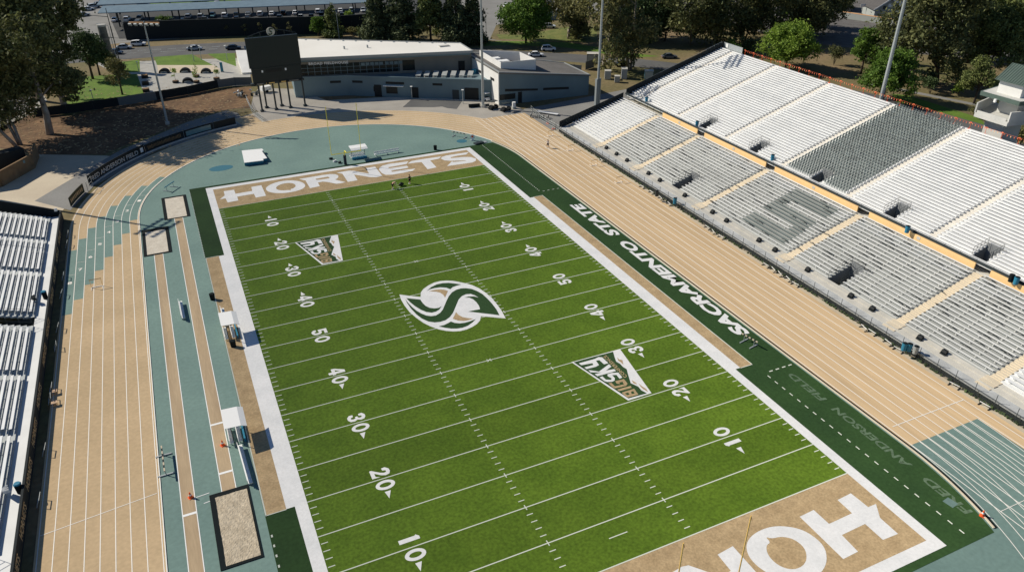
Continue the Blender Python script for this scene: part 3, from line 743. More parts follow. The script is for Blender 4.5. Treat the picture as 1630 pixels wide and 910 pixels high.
# chain link fence in front of the walkway
fe = thing('chain_link_fence', 'low chain link fence with dark posts between right track and bleachers', 'fence', (70.6, 45, 0))
fp = MB()
for k, y in enumerate(np.arange(-14, 104, 2.45)):
    t_ = MB().tube([(70.62,y,0),(70.62,y,1.95)], .035, 6)
    t_.build('fence_post', dsteel, fe, True)
MB().box(70.60, YN, .08, 70.615, 104, 1.2).build('wire_panel', wire, fe, True)
rl = MB(); rl.tube([(70.62,YN,1.22),(70.62,104,1.22)], .03, 6); rl.build('top_rail', dsteel, fe, True)
rl = MB()
for k in range(620):
    y = rr.uniform(-12, 100); s_ = rr.uniform(.12,.32); rl.obox((70.75+rr.uniform(-.12,.1), y, s_*.5), (s_*.6,s_,s_), rr.uniform(0,3), rr.uniform(-.5,.5))
rl.build('weeds', leafD, None, kind='stuff', label='dark weeds growing along the foot of the chain link fence', cat='weeds')

# ================================================================= LEFT-HAND GRANDSTAND
LS = thing('grandstand', 'smaller white bleacher stand cut by the left edge with narrow planks', 'grandstand', (-28, 50, 0))
LYN, LYF = -20, 97.6
def wrow(i): return -25.35-.635*i, .98+.215*i      # front edge (right), tread height
AV = [(62.9, 1.1), (20.6, 1.4)]; WA = [88.0, 76.6+.3, 50.4, 39.2]
dk = MB(); n_l = 16; k_ = 0
for i in range(n_l):
    x, z = wrow(i)
    for a, b in spans(LYN, LYF, [(y-h, y+h) for y, h in AV]): dk.box(x-.635, a, z-.24, x, b, z)
dk.build('deck', shtread, LS, True)
for i in range(n_l):
    x, z = wrow(i)
    for a, b in spans(LYN, LYF-1.2 - (0 if i else .6), [(y-h-.9, y+h+.9) for y, h in AV] + [(y-.55,y+.55) for y in WA]+[(84.4,84.55)]):
        mb = MB().box(x-.56, a, z+.40, x-.27, b, z+.45); yy = a+.7
        while yy < b: mb.box(x-.44, yy-.03, z, x-.38, yy+.03, z+.36); yy += 1.8
        mb.build('bench', alum, LS, True)
MB().box(-25.35, LYN, 0, -23.9, LYF, .80).build('front_walkway', alumd, LS, True)
pw = MB().box(-23.9, LYN, 0, -23.68, LYF+.4, 1.60)
pw.build('front_parapet', fabric, LS, True)
pw = MB(); xe_, ze_ = wrow(n_l)
pw.add([(-23.7,LYF+.3,0),(xe_,LYF+2.4,0),(xe_,LYF+2.4,ze_+1.0),(-23.7,LYF+.3,1.6),(-23.7,LYF+.42,0),(xe_,LYF+2.52,0),(xe_,LYF+2.52,ze_+1.0),(-23.7,LYF+.42,1.6)],
       [(0,1,2,3),(7,6,5,4),(3,2,6,7),(4,5,1,0),(0,3,7,4),(1,5,6,2)])
pw.build('end_screen', fabric, LS, True)
for y0 in (17.2, 23.7, 30.2, 36.8, 43.4, 52, 58.4, 67, 73.4, 80, 86.4):
    put_text(MB(), 'HORNETS', lambda u,v: (-23.665, y0+u*4.4, .45+v*.85), bold=.02).build('parapet_lettering', tturf, LS, True)
for y, h in AV:
    x0, z0 = wrow(0); rl = MB(); hd = MB()
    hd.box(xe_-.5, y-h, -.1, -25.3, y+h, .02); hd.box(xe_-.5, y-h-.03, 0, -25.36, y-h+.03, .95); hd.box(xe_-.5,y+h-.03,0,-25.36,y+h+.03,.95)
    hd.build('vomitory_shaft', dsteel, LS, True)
    for s_ in (-1, 1):
        yy = y+s_*(h+.1)
        for i in range(0, 8, 2):
            x, z = wrow(i); rl.tube([(x,yy,z),(x,yy,z+1)], .025, 5)
        xb2, zb2 = wrow(8); rl.tube([(x0,yy,z0+1),(xb2,yy,zb2+1)], .025, 5); rl.tube([(x0,yy,z0+.5),(xb2,yy,zb2+.5)], .025, 5)
    rl.build('handrail', dsteel, LS, True)
MB().obox((-24.3, LYF-.3, 2.1), (.45,.12,.5)).build('loudspeaker', white, LS, True)

# ================================================================= BUILDINGS
# ---- fieldhouse
FP = [(24.6,152.6),(26.5,152.0),(36.8,149.1),(48.5,141.7),(56.4,136.8),(67.2,130.2)]
FH = thing('fieldhouse', 'long two storey fieldhouse with white flat roof and shaded terrace behind the scoreboard', 'building', (45,150,0))
HT = 4.5
back = [(67.2,160),(31,180),(27.8,180)]
MB().prism(FP+back, 0, HT).build('ground_floor_wall', grayw2, FH, True)
m = MB()
for a, b in zip(FP[:-1], FP[1:]): m.bar((a[0],a[1],HT+.25),(b[0],b[1],HT+.25),.25,.5)
m.build('terrace_parapet', grayw2, FH, True)
def along(t):                            # point on the front polyline, t metres from its left end
    for a, b in zip(FP[:-1], FP[1:]):
        l = math.hypot(b[0]-a[0], b[1]-a[1])
        if t <= l: return (a[0]+(b[0]-a[0])*t/l, a[1]+(b[1]-a[1])*t/l, (b[0]-a[0])/l, (b[1]-a[1])/l)
        t -= l
def front_panel(name, t0, t1, z0, z1, mat, dep=.12, parent=FH):
    x0,y0,dx,dy = along((t0+t1)/2); hw = (t1-t0)/2
    m = MB().obox((x0+dy*dep/2*.9, y0-dx*dep/2*.9, (z0+z1)/2), (2*hw, dep, z1-z0), math.atan2(dy,dx))
    return m.build(name, mat, parent, True)
def pxt(x, y, z):                        # nearest t on the front for a sight line at height z
    p = at(x, y, z); best = (1e9, 0); t = 0.2
    while t < 54:
        q = along(t)
        if q: best = min(best, ((q[0]-p.x)**2+(q[1]-p.y)**2, t))
        t += .2
    return best[1]
for x0, x1, y, z0, z1 in ((526,543,130,3.2,3.75),(560,576,131,3.2,3.75),(614,644,132,3.2,3.75),(688,704,135,3.2,3.75)):
    front_panel('window', pxt(x0,y,3.5), pxt(x1,y,3.5), z0, z1, black, .06)
for x0, x1, y, h in ((594,606,150,2.9),(652,665,152,2.6)):
    d = front_panel('door', pxt(x0,y,1), pxt(x1,y,1), 0.02, h, black, .10)
ta, tb = pxt(614,150,1), pxt(632,150,1)
front_panel('window', ta, tb, .9, 2.7, glass, .10); front_panel('window_hood', ta-.6, tb+1.6, 2.75, 2.9, white, .7)
front_panel('door', pxt(720,152,1), pxt(731,152,1), .02, 2.3, dsteel, .1)
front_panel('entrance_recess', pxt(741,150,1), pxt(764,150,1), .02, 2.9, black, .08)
# upper storey: wall, windows, roof with overhang
UW = [(24.0,153.4),(67.0,142.5)]
def up(t, off=0): 
    l = math.hypot(43,10.9); return (24+43*t/l+10.9/l*off*-1*-1*0 + (-.2459)*0 + off*-.2459*-1*-1, 153.4-10.9*t/l - off*.9693)
UL = math.hypot(43, 10.9)
MB().prism([up(0),up(UL),(67.0,150.5),(30.4,173),(28.2,174)], HT, 9.0).build('upper_floor_wall', grayw, FH, True)
def upper_panel(name, t0, t1, z0, z1, mat, dep=.1, parent=FH):
    a, b = up(t0, dep/2-.02), up(t1, dep/2-.02)
    return MB().bar((a[0],a[1],(z0+z1)/2),(b[0],b[1],(z0+z1)/2),dep,z1-z0).build(name, mat, parent, True)
wn = upper_panel('window_band', 1.2, 26.5, 5.1, 7.7, glass, .10)
m = MB()
for k in range(17):
    a = up(1.3+k*1.56, .06); m.box(a[0]-.05,a[1]-.05,5.1,a[0]+.05,a[1]+.05,7.7)
for z in (5.9,6.8): a, b = up(1.2,.06), up(26.5,.06); m.bar((a[0],a[1],z),(b[0],b[1],z),.08,.08)
m.build('mullions', grayw2, wn, True)
m.v and None
for o in wn.children:
    ol = _wloc(wn)
upper_panel('window', 27.2, 30.2, 5.2, 7.7, glass); upper_panel('door', 41.0, 42.6, 4.55, 6.9, black)
for k in range(9): upper_panel('lit_blind', 17.2+k*1.1+(.3 if k > 4 else 0), 18.1+k*1.1+(.3 if k > 4 else 0), 6.9, 7.55, grayw2, .14)
rf = [(22.6,153.0),(66.9,141.4),(66.9,150.7),(30.4,173.2),(22.6,175.5)]
rf = [(24.4,152.2),(66.9,141.35),(67.2,150.8),(30.4,173.4),(28.0,174.6)]
ro = MB().prism(rf, 9.0, 9.42).build('roof', roofw, FH, True)
m = MB()
for a, b in zip(rf, rf[1:]+rf[:1]): m.bar((a[0],a[1],9.25),(b[0],b[1],9.25),.30,.62)
m.build('roof_fascia', fasc, ro, True); 
for ch in ro.children: pass
m = MB(); a, b = up(1,.55), up(UL-.5,.55); m.bar((a[0],a[1],8.75),(b[0],b[1],8.75),1.1,.4); m.build('soffit_band', grayw2, FH, True)
m = MB(); a0, b0 = up(4.9,.62+.5), up(14.2,.62+.5)
put_text(m, 'BROAD FIELDHOUSE', lambda u,v: (a0[0]+(b0[0]-a0[0])*u, a0[1]+(b0[1]-a0[1])*u, 7.78+v*.62), bold=.03, spacing=1.15)
m.build('sign_lettering', white, FH, True)
for x, y in ((548,78),(585,76)):
    c = at(x,y,9.45); MB().tube([(c.x,c.y,9.4),(c.x,c.y,10.1)], .22, 8).build('roof_vent', steel, FH, True)
c = at(707,74,9.45); MB().obox((c.x,c.y,9.55),(2.6,.9,.3)).build('roof_hatch', concl, FH, True)
m = MB()
for k in range(12):
    t = (k+.5)/12; m.obox((30.6+t*34.5, 172.2-t*21.0, 9.45),(.5,.5,.12))
m.build('roof_drains', steel, FH, True, kind='stuff')
# white sloping wing wall left of the scoreboard
m = MB(); p = [at(375,80,4.2), at(383,118,.6), at(400,119,.6), at(399,95,4.2)]
wx = 15.2
m.prism([P2(378,96), P2(386,119), P2(402,118), P2(402,96)], 0, [2.8,.5,.5,2.8]); m.build('wing_wall', whitew, FH, True)
m = MB(); m.prism([P2(391,90), P2(396,108), P2(403,108), P2(401,90)], 1.2, [3.0,1.5,1.5,3.0]); m.build('wing_window', glass, FH, True)
# ---- gym with white cladding
GY = thing('gymnasium', 'square gym with shade-tinted side wall, bright white end wall and gravel roof', 'building', (78,134,0))
A_, B_, C_, D_ = (67.2,125.8), (90.6,124.6), (90.6,137.5), (67.3,147.0)
za, zb_, zc, zd = 7.75, 4.9, 4.9, 7.9
m = MB().prism([A_,B_,C_,D_], 0, [za-.25,zb_-.25,zc-.25,zd-.25]); m.build('side_wall', grayw2, GY, True)
MB().add([(67.1,125.9,0),(67.2,147,0),(67.2,147,zd-.3),(67.1,125.9,za-.3),(67.24,125.9,0),(67.34,147,0),(67.34,147,zd-.3),(67.24,125.9,za-.3)],
         [(3,2,1,0),(4,5,6,7),(0,1,5,4),(1,2,6,5),(2,3,7,6),(3,0,4,7)]).build('end_wall', whitew, GY, True)
gr = MB().prism([(66.9,125.55),(90.9,124.3),(90.9,137.8),(67.0,147.2)], [za-.24,zb_-.24,zc-.24,zd-.24], [za,zb_,zc,zd]).build('roof', roofg, GY, True)
m = MB()
for (p, zp), (q, zq) in zip([(A_,za),(B_,zb_),(C_,zc),(D_,zd)], [(B_,zb_),(C_,zc),(D_,zd),(A_,za)]): m.bar((p[0],p[1],zp),(q[0],q[1],zq),.35,.32)
m.build('roof_edge', fasc, gr, True)
MB().tube([(66.98,125.72,0),(66.98,125.72,za)], .11, 8).build('downpipe', white, GY, True)
def gwin(name, x0, x1, z0, z1, mat, z2=None, z3=None):
    yy0 = 125.8-(x0-67.2)*.0513-.05; yy1 = 125.8-(x1-67.2)*.0513-.05
    m = MB().add([(x0,yy0,z0),(x1,yy1,z2 or z0),(x1,yy1,z3 or z1),(x0,yy0,z1),(x0,yy0+.2,z0),(x1,yy1+.2,z2 or z0),(x1,yy1+.2,z3 or z1),(x0,yy0+.2,z1)],
        [(0,1,2,3),(7,6,5,4),(3,2,6,7),(4,5,1,0),(0,3,7,4),(1,5,6,2)])
    return m.build(name, mat, GY, True)
gwin('strip_window', 68.6, 77.0, 3.15, 3.75, black, 2.55, 3.0); gwin('strip_window', 78.4, 85.2, 2.45, 3.0, black, 2.0, 2.55)
gwin('corner_window', 67.25, 71.2, 1.2, 2.5, glass); gwin('door', 71.9, 72.9, .02, 2.7, black)
for y in (128.6, 136.0): MB().box(67.05, y, 5.0, 67.15, y+2.2, 5.6).build('window', black, GY, True)
# roof-top screen with plant behind it
RS = [(69.4,129.9),(78.3,129.2),(77.9,137.6),(69.6,143.5)]
def rz(x): return za+(zb_-za)*(x-67)/23.6
m = MB()
for (p, q), mt in zip(zip(RS, RS[1:]+RS[:1]), (0,1,2,3)):
    m2 = MB().add([(p[0],p[1],rz(p[0])-.05),(q[0],q[1],rz(q[0])-.05),(q[0],q[1],8.9),(p[0],p[1],8.9)]+[(p[0]+.12,p[1]+.12,rz(p[0])-.05),(q[0]+.12,q[1]+.12,rz(q[0])-.05),(q[0]+.12,q[1]+.12,8.9),(p[0]+.12,p[1]+.12,8.9)],
       [(0,1,2,3),(7,6,5,4),(3,2,6,7),(4,5,1,0),(0,3,7,4),(1,5,6,2)])
    m2.build('roof_screen', whitew, GY, True)
for x, y, a, b, h in ((72.2,134.5,2.4,1.8,1.0),(74.8,133.2,1.6,1.5,.9),(72.0,138.5,1.6,1.6,.8)):
    MB().obox((x,y,rz(x)+h/2),(a,b,h)).build('roof_unit', white, GY, True)
c = at(793,103,7.4); MB().obox((c.x,c.y,rz(c.x)+.5),(1.5,1.2,.9)).build('roof_unit', white, GY, True)
# ---- scoreboard
SB = thing('scoreboard', 'big dark scoreboard on six posts at the end of the track seen with blank screen', 'scoreboard', (20,144.7,0))
fcs = MB().box(14.2,144.5,9.9,25.7,145.1,16.5).build('video_screen', screen, SB, True)
MB().box(14.5,144.4,6.6,25.5,145.2,9.86).build('score_panel', screen, SB, True)
MB().box(13.9,144.3,6.15,25.8,145.3,6.58).build('lower_beam', dsteel, SB, True)
for x in (14.9,17.6,20.3,21.9,25.0): MB().box(x-.25,144.2,6.2,x+.25,144.32,6.62).build('lamp_box', black, SB, True)
for x0, x1 in ((15.1,16.6),(17.2,19.1),(20.1,21.8),(22.4,24.5)): MB().box(x0,144.26,6.28,x1,144.3,6.5).build('sponsor_strip', goldp if x0 in (17.2,20.1) else grayw, SB, True)
for x in (16.8,22.0): MB().obox((x,144.37,9.1),(.35,.06,.5)).build('team_badge', carw, SB, True)
MB().box(17.6,144.36,8.75,21.2,144.4,9.45).build('clock_window', black, SB, True)
for x, y in ((15.4,144.6),(18.6,144.6),(20.3,147),(21.9,144.7),(25.3,144.7),(16.8,147)):
    p_ = MB().box(x-.18,y-.18,.3,x+.18,y+.18,6.3).build('post', dsteel, SB, True)
    MB().box(-.42,-.42,-0,.42,.42,.35).build('post_footing', dsteel, p_).location = (x-20, y-144.7, 0)
ar = MB(); ap = [(15.0+k*.88, 144.8, 16.6+1.25*math.sin(math.pi*(k+.6)/13.2)) for k in range(13)]
ar.tube(ap, .07, 6)
for k in range(1,12,2): ar.tube([(ap[k][0],144.8,16.5),ap[k]], .04, 5)
ar.build('arch_truss', dsteel, SB, True)
em = MB().tube([(20,144.65,17.5),(20,144.85,17.5)], .9, 24).build('emblem_disc', concl, SB, True)
m = MB()
def sarc(cx, cz, r, a0, a1, wd):
    for k in range(10):
        a = R(a0+(a1-a0)*k/10); b = R(a0+(a1-a0)*(k+1)/10)
        m.bar((20+cx+r*math.cos(a),144.62,17.55+cz+r*math.sin(a)),(20+cx+r*math.cos(b),144.62,17.55+cz+r*math.sin(b)),.05,wd)
sarc(.15,.30,.36,20,250,.26); sarc(-.15,-.30,.36,70,-160,.26)
m.build('emblem_letter', dturf, SB, True)
# ---- press tower behind the stand
PT = thing('press_tower', 'concrete press tower with green gabled roof rising behind the white bleachers', 'tower', (117,39,0))
MB().prism([(115.2,36.9),(115.2,40.2),(119.5,39.6),(119.5,36.9)], 0, 15.6).build('stem', tconc, PT, True)
MB().prism([(113.6,35.6),(113.6,41.3),(121.5,43.5),(121.5,34.2)], 14.9, 15.6).build('deck', tconc, PT, True)
m = MB(); m.bar((113.6,41.3,16.35),(121.5,43.5,16.35),.22,1.6); m.build('side_parapet', tconc, PT, True)
m = MB(); m.bar((113.6,35.6,16.35),(121.5,34.2,16.35),.22,1.6); m.build('side_parapet', tconc, PT, True)
MB().box(113.6,36.0,15.6,113.75,41.0,16.0).build('front_kerb', tconc, PT, True)
MB().prism([(117.2,37.0),(117.2,40.2),(121,40.6),(121,36.4)], 15.6, 18.3).build('cabin', tconc, PT, True)
MB().prism([(114.6,35.4),(114.6,41.8),(122,43),(122,34)], 18.15, 18.75).build('canopy_slab', tconc, PT, True)
m = MB()
for p, q in (((114.5,35.3),(114.5,41.9)),((114.5,35.3),(122,33.9)),((114.5,41.9),(122,43.1))): m.bar((*p,18.45),(*q,18.45),.14,.66)
m.build('green_fascia', groof, PT, True)
MB().prism([(116.2,36.6),(116.2,40.5),(121.8,40.8),(121.8,36.2)], 18.75, 20.9).build('upper_room', whitew, PT, True)
m = MB(); xr0, xr1 = 115.5, 122.4; y0, y1, yr = 36.0, 41.0, 38.6
m.add([(xr0,y0,20.75),(xr1,y0,20.75),(xr1,y1,20.75),(xr0,y1,20.75),(118.6,y0,23.0),(118.6,y1,23.0)], [(0,4,5,3),(1,2,5,4),(0,1,4),(3,5,2),(3,2,1,0)])
for k in range(12):
    y = y0+.2+k*.42; m.bar((xr0,y,20.80),(118.6,y,23.05),.07,.07)
m.build('gable_roof', groof, PT, True)
MB().obox((114.2,39.0,18.0),(.35,.35,.5)).build('floodlight', white, PT, True)

for o in PT.children:
    if not o.name.startswith('stem'): o.location.z += .42

# ================================================================= LIGHT MASTS
def mast(x, y, h, label, bank=True, r=.30, rz_=0.0, boxes=False):
    t = thing('light_mast', label, 'light mast', (x,y,0), rz_, 'light masts round the stadium')
    MB().tube([(0,0,0),(0,0,h)], [r, r*.5], 10).build('pole', steel, t)
    MB().tube([(0,0,0),(0,0,.6)], r*1.7, 10).build('base', concl, t)
    n = 3 if bank else 1
    for q in range(n):
        z = h-.3-q*1.2
        b_ = MB().box(-3.2,-.12,z-.12,3.2,.12,z+.12).build('crossarm', peach if not bank else steel, t)
        for k in range(7 if bank else 6):
            xx = -2.9+k*(5.8/(6 if bank else 5))
            MB().obox((xx,-.28,z-.32),(.62,.3,.5),0,R(35)).build('floodlight', steel, b_)
    if boxes:
        for s_ in (-1,1): MB().box(s_*.55-.22,-.25,0,s_*.55+.22,.25,6.6).build('cabinet', steel, t)
    return t
c = at(267,198); mast(c.x, c.y, 21.9, 'slim light mast rising from the mulch slope left of the scoreboard', False, .26, R(-28))
c = at(769,171); mast(c.x, c.y, 36, 'tall steel light mast between the fieldhouse and the gym', True, .33, R(10))
c = at(950,170); mast(c.x, c.y, 36, 'tall steel light mast between the gym and the bleacher corner', True, .33, R(20), True)
mast(114.5, 60.1, 42, 'tall leaning-looking light mast behind the top of the white bleachers', True, .42, R(75))
mast(-37.0, 113.9, 29, 'tall light mast behind the left bleacher stand', True, .35, R(46))

# ================================================================= FIELD EQUIPMENT
def goal(x, yb, sgn, label, upr, top_red=False):
    t = thing('goal_post', label, 'goal post', (x, yb, 0), 0)
    MB().tube([(0,0,0),(0,0,1.9)], .28, 10).build('base_pad', navy, t)
    gq = MB().tube([(0,0,1.9),(0,0,2.3),(0,-sgn*.15,2.65),(0,-sgn*.5,2.95),(0,-sgn*1.0,3.05),(0,-sgn*1.9,3.05)], .085, 8); gq.build('gooseneck', yellow, t)
    MB().tube([(-2.82,-sgn*1.9,3.05),(2.82,-sgn*1.9,3.05)], .075, 8).build('crossbar', yellow if upr < 9.3 else goldp, t)
    for s_ in (-1,1):
        u_ = MB().tube([(s_*2.82,-sgn*1.9,3.05),(s_*2.82,-sgn*1.9,3.05+upr)], .05, 8).build('upright', yellow if upr < 9.3 else goldp, t)
        MB().tube([(s_*2.82,-sgn*1.9,3.05+upr),(s_*2.82+.12,-sgn*1.85,2.6+upr)], .02, 4).build('wind_ribbon', redf, u_)
    return t
goal(24.6, 102.95, 1, 'yellow goal post standing behind the far HORNETS end zone', 9.15)
def px_on_y(x, y, yy):
    d = _r*((x-815)/FPX) - _u*((y-455)/FPX) + _f
    return Vector(CP)+d*((yy-CP[1])/d.y)
gu1, gu2 = px_on_y(1194,824,-9.25), px_on_y(1088,858,-9.25)
goal((gu1.x+gu2.x)/2, -11.2, -1, 'gold goal post uprights poking up at the bottom edge of the picture', max(6.0, (gu1.z+gu2.z)/2-3.05))

def shelter(x, y, rz_, label):
    t = thing('bench_shelter', label, 'shelter', (x,y,0), rz_, 'white team bench shelters')
    MB().add([(-1.1,-1.65,2.38),(.45,-1.65,2.30),(.45,1.65,2.30),(-1.1,1.65,2.38),(-1.1,-1.65,2.43),(.45,-1.65,2.35),(.45,1.65,2.35),(-1.1,1.65,2.43)],
             [(3,2,1,0),(4,5,6,7),(0,1,5,4),(1,2,6,5),(2,3,7,6),(3,0,4,7)]).build('roof', white, t)
    MB().add([(.45,-1.65,2.35),(1.02,-1.65,2.12),(1.02,1.65,2.12),(.45,1.65,2.35),(.45,-1.65,2.30),(1.02,-1.65,2.07),(1.02,1.65,2.07),(.45,1.65,2.30)],
             [(0,1,2,3),(7,6,5,4),(0,4,5,1),(1,5,6,2),(2,6,7,3),(3,7,4,0)]).build('valance', white, t)
    for a in (-1.3,1.3): MB().tube([(-.55,a,0),(-.55,a,2.36)], .05, 6).build('post', dsteel, t)
    for a in (-.75,.1):
        b_ = MB().box(a-.22,-1.7,.42,a+.18,1.2,.48).build('bench_seat', white, t); MB().box(a-.24,-1.7,.55,a-.19,1.2,.85).build('bench_back', white, t)
        MB().box(a-.1,-1.5,0,a+.0,-1.4,.42).build('leg', steel, t); MB().box(a-.1,.9,0,a,1.0,.42).build('leg', steel, t)
    MB().box(.45,-1.5,0,.62,1.4,.5).build('blue_panel', bluep, t)
    return t
c = at(365,517); shelter(-2.75, 50.9, 0, 'white roofed bench shelter on the gold turf beside the 50 yard line')
shelter(-4.6, 30.9, 0, 'white roofed bench shelter beside the runway next to the 30 yard line')
c = at(572,252); t_ = shelter(c.x, c.y, R(-90), 'white roofed bench shelter behind the far end zone by the goal post')
def long_bench(x, y, rz_, ln, label, mat=white):
    t = thing('team_bench', label, 'bench', (x,y,0), rz_, 'long team benches')
    MB().box(-.2,-ln/2,.42,.2,ln/2,.48).build('seat', mat, t); MB().box(-.26,-ln/2,.62,-.21,ln/2,.92).build('backrest', mat, t)
    for k in range(3):
        yy = -ln/2+.3+k*(ln-.6)/2; MB().box(-.24,yy-.04,0,.18,yy+.04,.42).build('leg', steel, t)
    return t
long_bench(-3.2, 54.7, 0, 4.6, 'long white bench on the gold turf, the one above the shelter')
c = at(291,497); long_bench(c.x, c.y, R(1), 4.6, 'long white bench standing alone on the teal strip between the two runways')
c = at(391,742); long_bench(-4.55, 25.6, R(2), 6.0, 'long white bench beside the runway below the lower shelter')
c = at(616,246); long_bench(c.x, c.y, R(-88), 5.2, 'long thin bench behind the far HORNETS end zone', white)
def bin_(x, y, label, mat, z=0, lid=None, h=1.0, r=.33, grp='trash cans'):
    t = thing('trash_can', label, 'trash can', (x,y,z), 0, grp)
    MB().tube([(0,0,0),(0,0,h)], [r*.85,r], 12).build('drum', mat, t)
    if lid: MB().tube([(0,0,h),(0,0,h+.12)], [r*1.05,r*.8], 12).build('lid', lid, t)
    else: MB().tube([(0,0,h-.01),(0,0,h+.02)], [r*.92,r*.92], 12).build('rim', rubber, t)
    return t
for x, y, lb in ((339,477,'black trash can on the teal strip above the upper shelter'),(372,552,'black trash can on the gold turf below the upper shelter'),(379,668,'small black can at the corner of the lower shelter'),(693,239,'black trash can behind the far end zone near its right corner')):
    c = at(x,y); bin_(c.x, c.y, lb, rubber, h=.95 if x != 379 else .5, r=.36 if x != 379 else .25)
# blue and black bins on the stands
for x, y, z, lb, mt in ((1074,324,.95,'blue trash can on the front walkway of the right stand near the far vomitory',bluep),(1045,312,.95,'dark green trash can on the front walkway left of a blue one',dsteel),
    (1446,558,.95,'blue trash can on the front walkway near the near end of the right stand',bluep),(1456,562,.95,'grey trash can beside the blue one on the front walkway',steel),(1438,557,.95,'open blue box beside the blue can on the front walkway',bluep),
    (1109,201,6.12,'blue bin at the foot of the upper tier beside the second vomitory',bluep),(1229,255,6.12,'small blue bin lying at the foot of the upper tier left of the green seats',bluep),(1443,370,6.12,'blue bin lying open at the foot of the upper tier',bluep),
    (1616,452,6.12,'blue bin at the right edge at the foot of the upper tier',bluep),(1608,448,6.12,'black bin beside the blue bin at the right edge',rubber),(1029,162,6.12,'blue bin at the far corner of the upper tier',bluep),
    (894,202,0,'blue bin beside the far end of the lower tier',bluep)):
    c = at(x,y,z); bin_(c.x, c.y, lb, mt, z, grp='bins on the right stand')
for x, y, z, lb, mt in ((73,475,.8,'blue lidded trash can on the left stand walkway above the dark gap',bluep),(33,783,.8,'blue lidded trash can on the left stand walkway near the bottom corner',bluep)):
    c = at(x,y,z); bin_(c.x, c.y, lb, rubber, z, lid=mt, h=1.05, grp='trash cans on the left stand')
for x, y, lb in ((55,478,'dark jumble of folded chairs on the left stand beside a blue can'),(12,785,'pale folded boards leaning on the left stand near the bottom')):
    c = at(x,y,1.3); t = thing('folded_chairs', lb, 'chairs', (c.x,c.y,1.2)); 
    for k in range(3): MB().obox((-.1*k,.25*k,.35),(.5,.08,.7),.4*k,R(25)).build('chair', dsteel if x == 55 else white, t)
# speakers on the front walkway
c0 = [(947+18,237),(980,247),(997,257),(1030,278),(1048,289),(1088,313),(1131,340),(1156,353),(1205,385),(1232,400),(1283,432),(1347,475),(1380,496),(1454,543),(1494,566)]
sp = thing('loudspeaker', 'black wedge loudspeaker on the front steps of the right stand', 'loudspeaker', (0,0,0), 0, 'loudspeakers along the front of the right stand')
MB().add([(-.28,-.36,0),(.32,-.36,0),(.32,.36,0),(-.28,.36,0),(-.04,-.30,.56),(.32,-.30,.56),(.32,.30,.56),(-.04,.30,.56)], [(3,2,1,0),(4,5,6,7),(0,1,5,4),(1,2,6,5),(2,3,7,6),(3,0,4,7)]).build('cabinet', black, sp)
MB().box(-.24,-.27,.06,-.16,.27,.3).build('grille', rubber, sp)
for k, (x, y) in enumerate(c0):
    c = at(x, y, 1.05); yy = c.y
    if k == 0: sp.location = (73.2, yy, 1.04)
    else: dup(sp, (73.2, yy, 1.04))
# sand pits
def pit(x0, x1, y0, y1, ix0, ix1, iy0, iy1, label, mat, amp=.25):
    t = thing('sand_pit', label, 'sand pit', ((x0+x1)/2, (y0+y1)/2, 0))
    m = MB()
    m.box(x0,y0,.0,ix0,y1,.10); m.box(ix1,y0,0,x1,y1,.10); m.box(ix0,y0,0,ix1,iy0,.10); m.box(ix0,iy1,0,ix1,y1,.10)
    m.build('rubber_frame', rubber, t, True)
    n1, n2 = 26, 60; m = MB(); rg = random.Random(int(y0*7))
    vs = [(ix0+(ix1-ix0)*i/n1, iy0+(iy1-iy0)*j/n2, .060+amp*(rg.uniform(0,.05)+.04*math.sin(i*.7+j*.5)*math.sin(j*.31+i))) for j in range(n2+1) for i in range(n1+1)]
    m.add(vs, [(j*(n1+1)+i, j*(n1+1)+i+1, (j+1)*(n1+1)+i+1, (j+1)*(n1+1)+i) for j in range(n2) for i in range(n1)])
    m.build('sand', mat, t, True, smooth=False)
pit(-8.62,-4.62,90.45,100.3,-8.12,-5.1,90.7,99.8,'pale sand pit in a black frame at the far end of the right runway',sand)
pit(-12.15,-8.2,77.9,87.8,-11.7,-8.68,78.3,86.8,'pale sand pit in a black frame at the end of the left runway',sand)
pit(-8.25,-4.68,13.5,23.0,-7.78,-4.88,13.8,22.5,'large trampled sand pit in a black frame at the bottom left',sandg,.6)
# high jump mat
hj = at(405,252); t = thing('high_jump_mat', 'thick white landing mat with blue sides on the teal apron', 'landing mat', (8.5,112.0,0), R(2))
hx = [at(385,240,.75), at(417,237,.75), at(421,255,.75), at(389,259,.75)]
poly = [(hx[0].x-8.5,hx[0].y-112),(hx[1].x-8.5,hx[1].y-112),(hx[1].x-8.4,hx[1].y-113.2),(hx[2].x-8.2,hx[1].y-113.3),(hx[2].x-7.9,hx[2].y-111.0),(hx[2].x-8.7,hx[2].y-111.2),(hx[2].x-8.7,hx[2].y-112),(hx[3].x-8.5,hx[3].y-112)]
t.rotation_euler = (0,0,0)
MB().prism(poly, .08, .66).build('foam_body', blued, t); MB().prism([(a*1.015,b*1.015) for a,b in poly], .66, .76).build('top_cover', white, t)
MB().prism([(a*.97,b*.97) for a,b in poly], .04, .08).build('pallet', rubber, t)
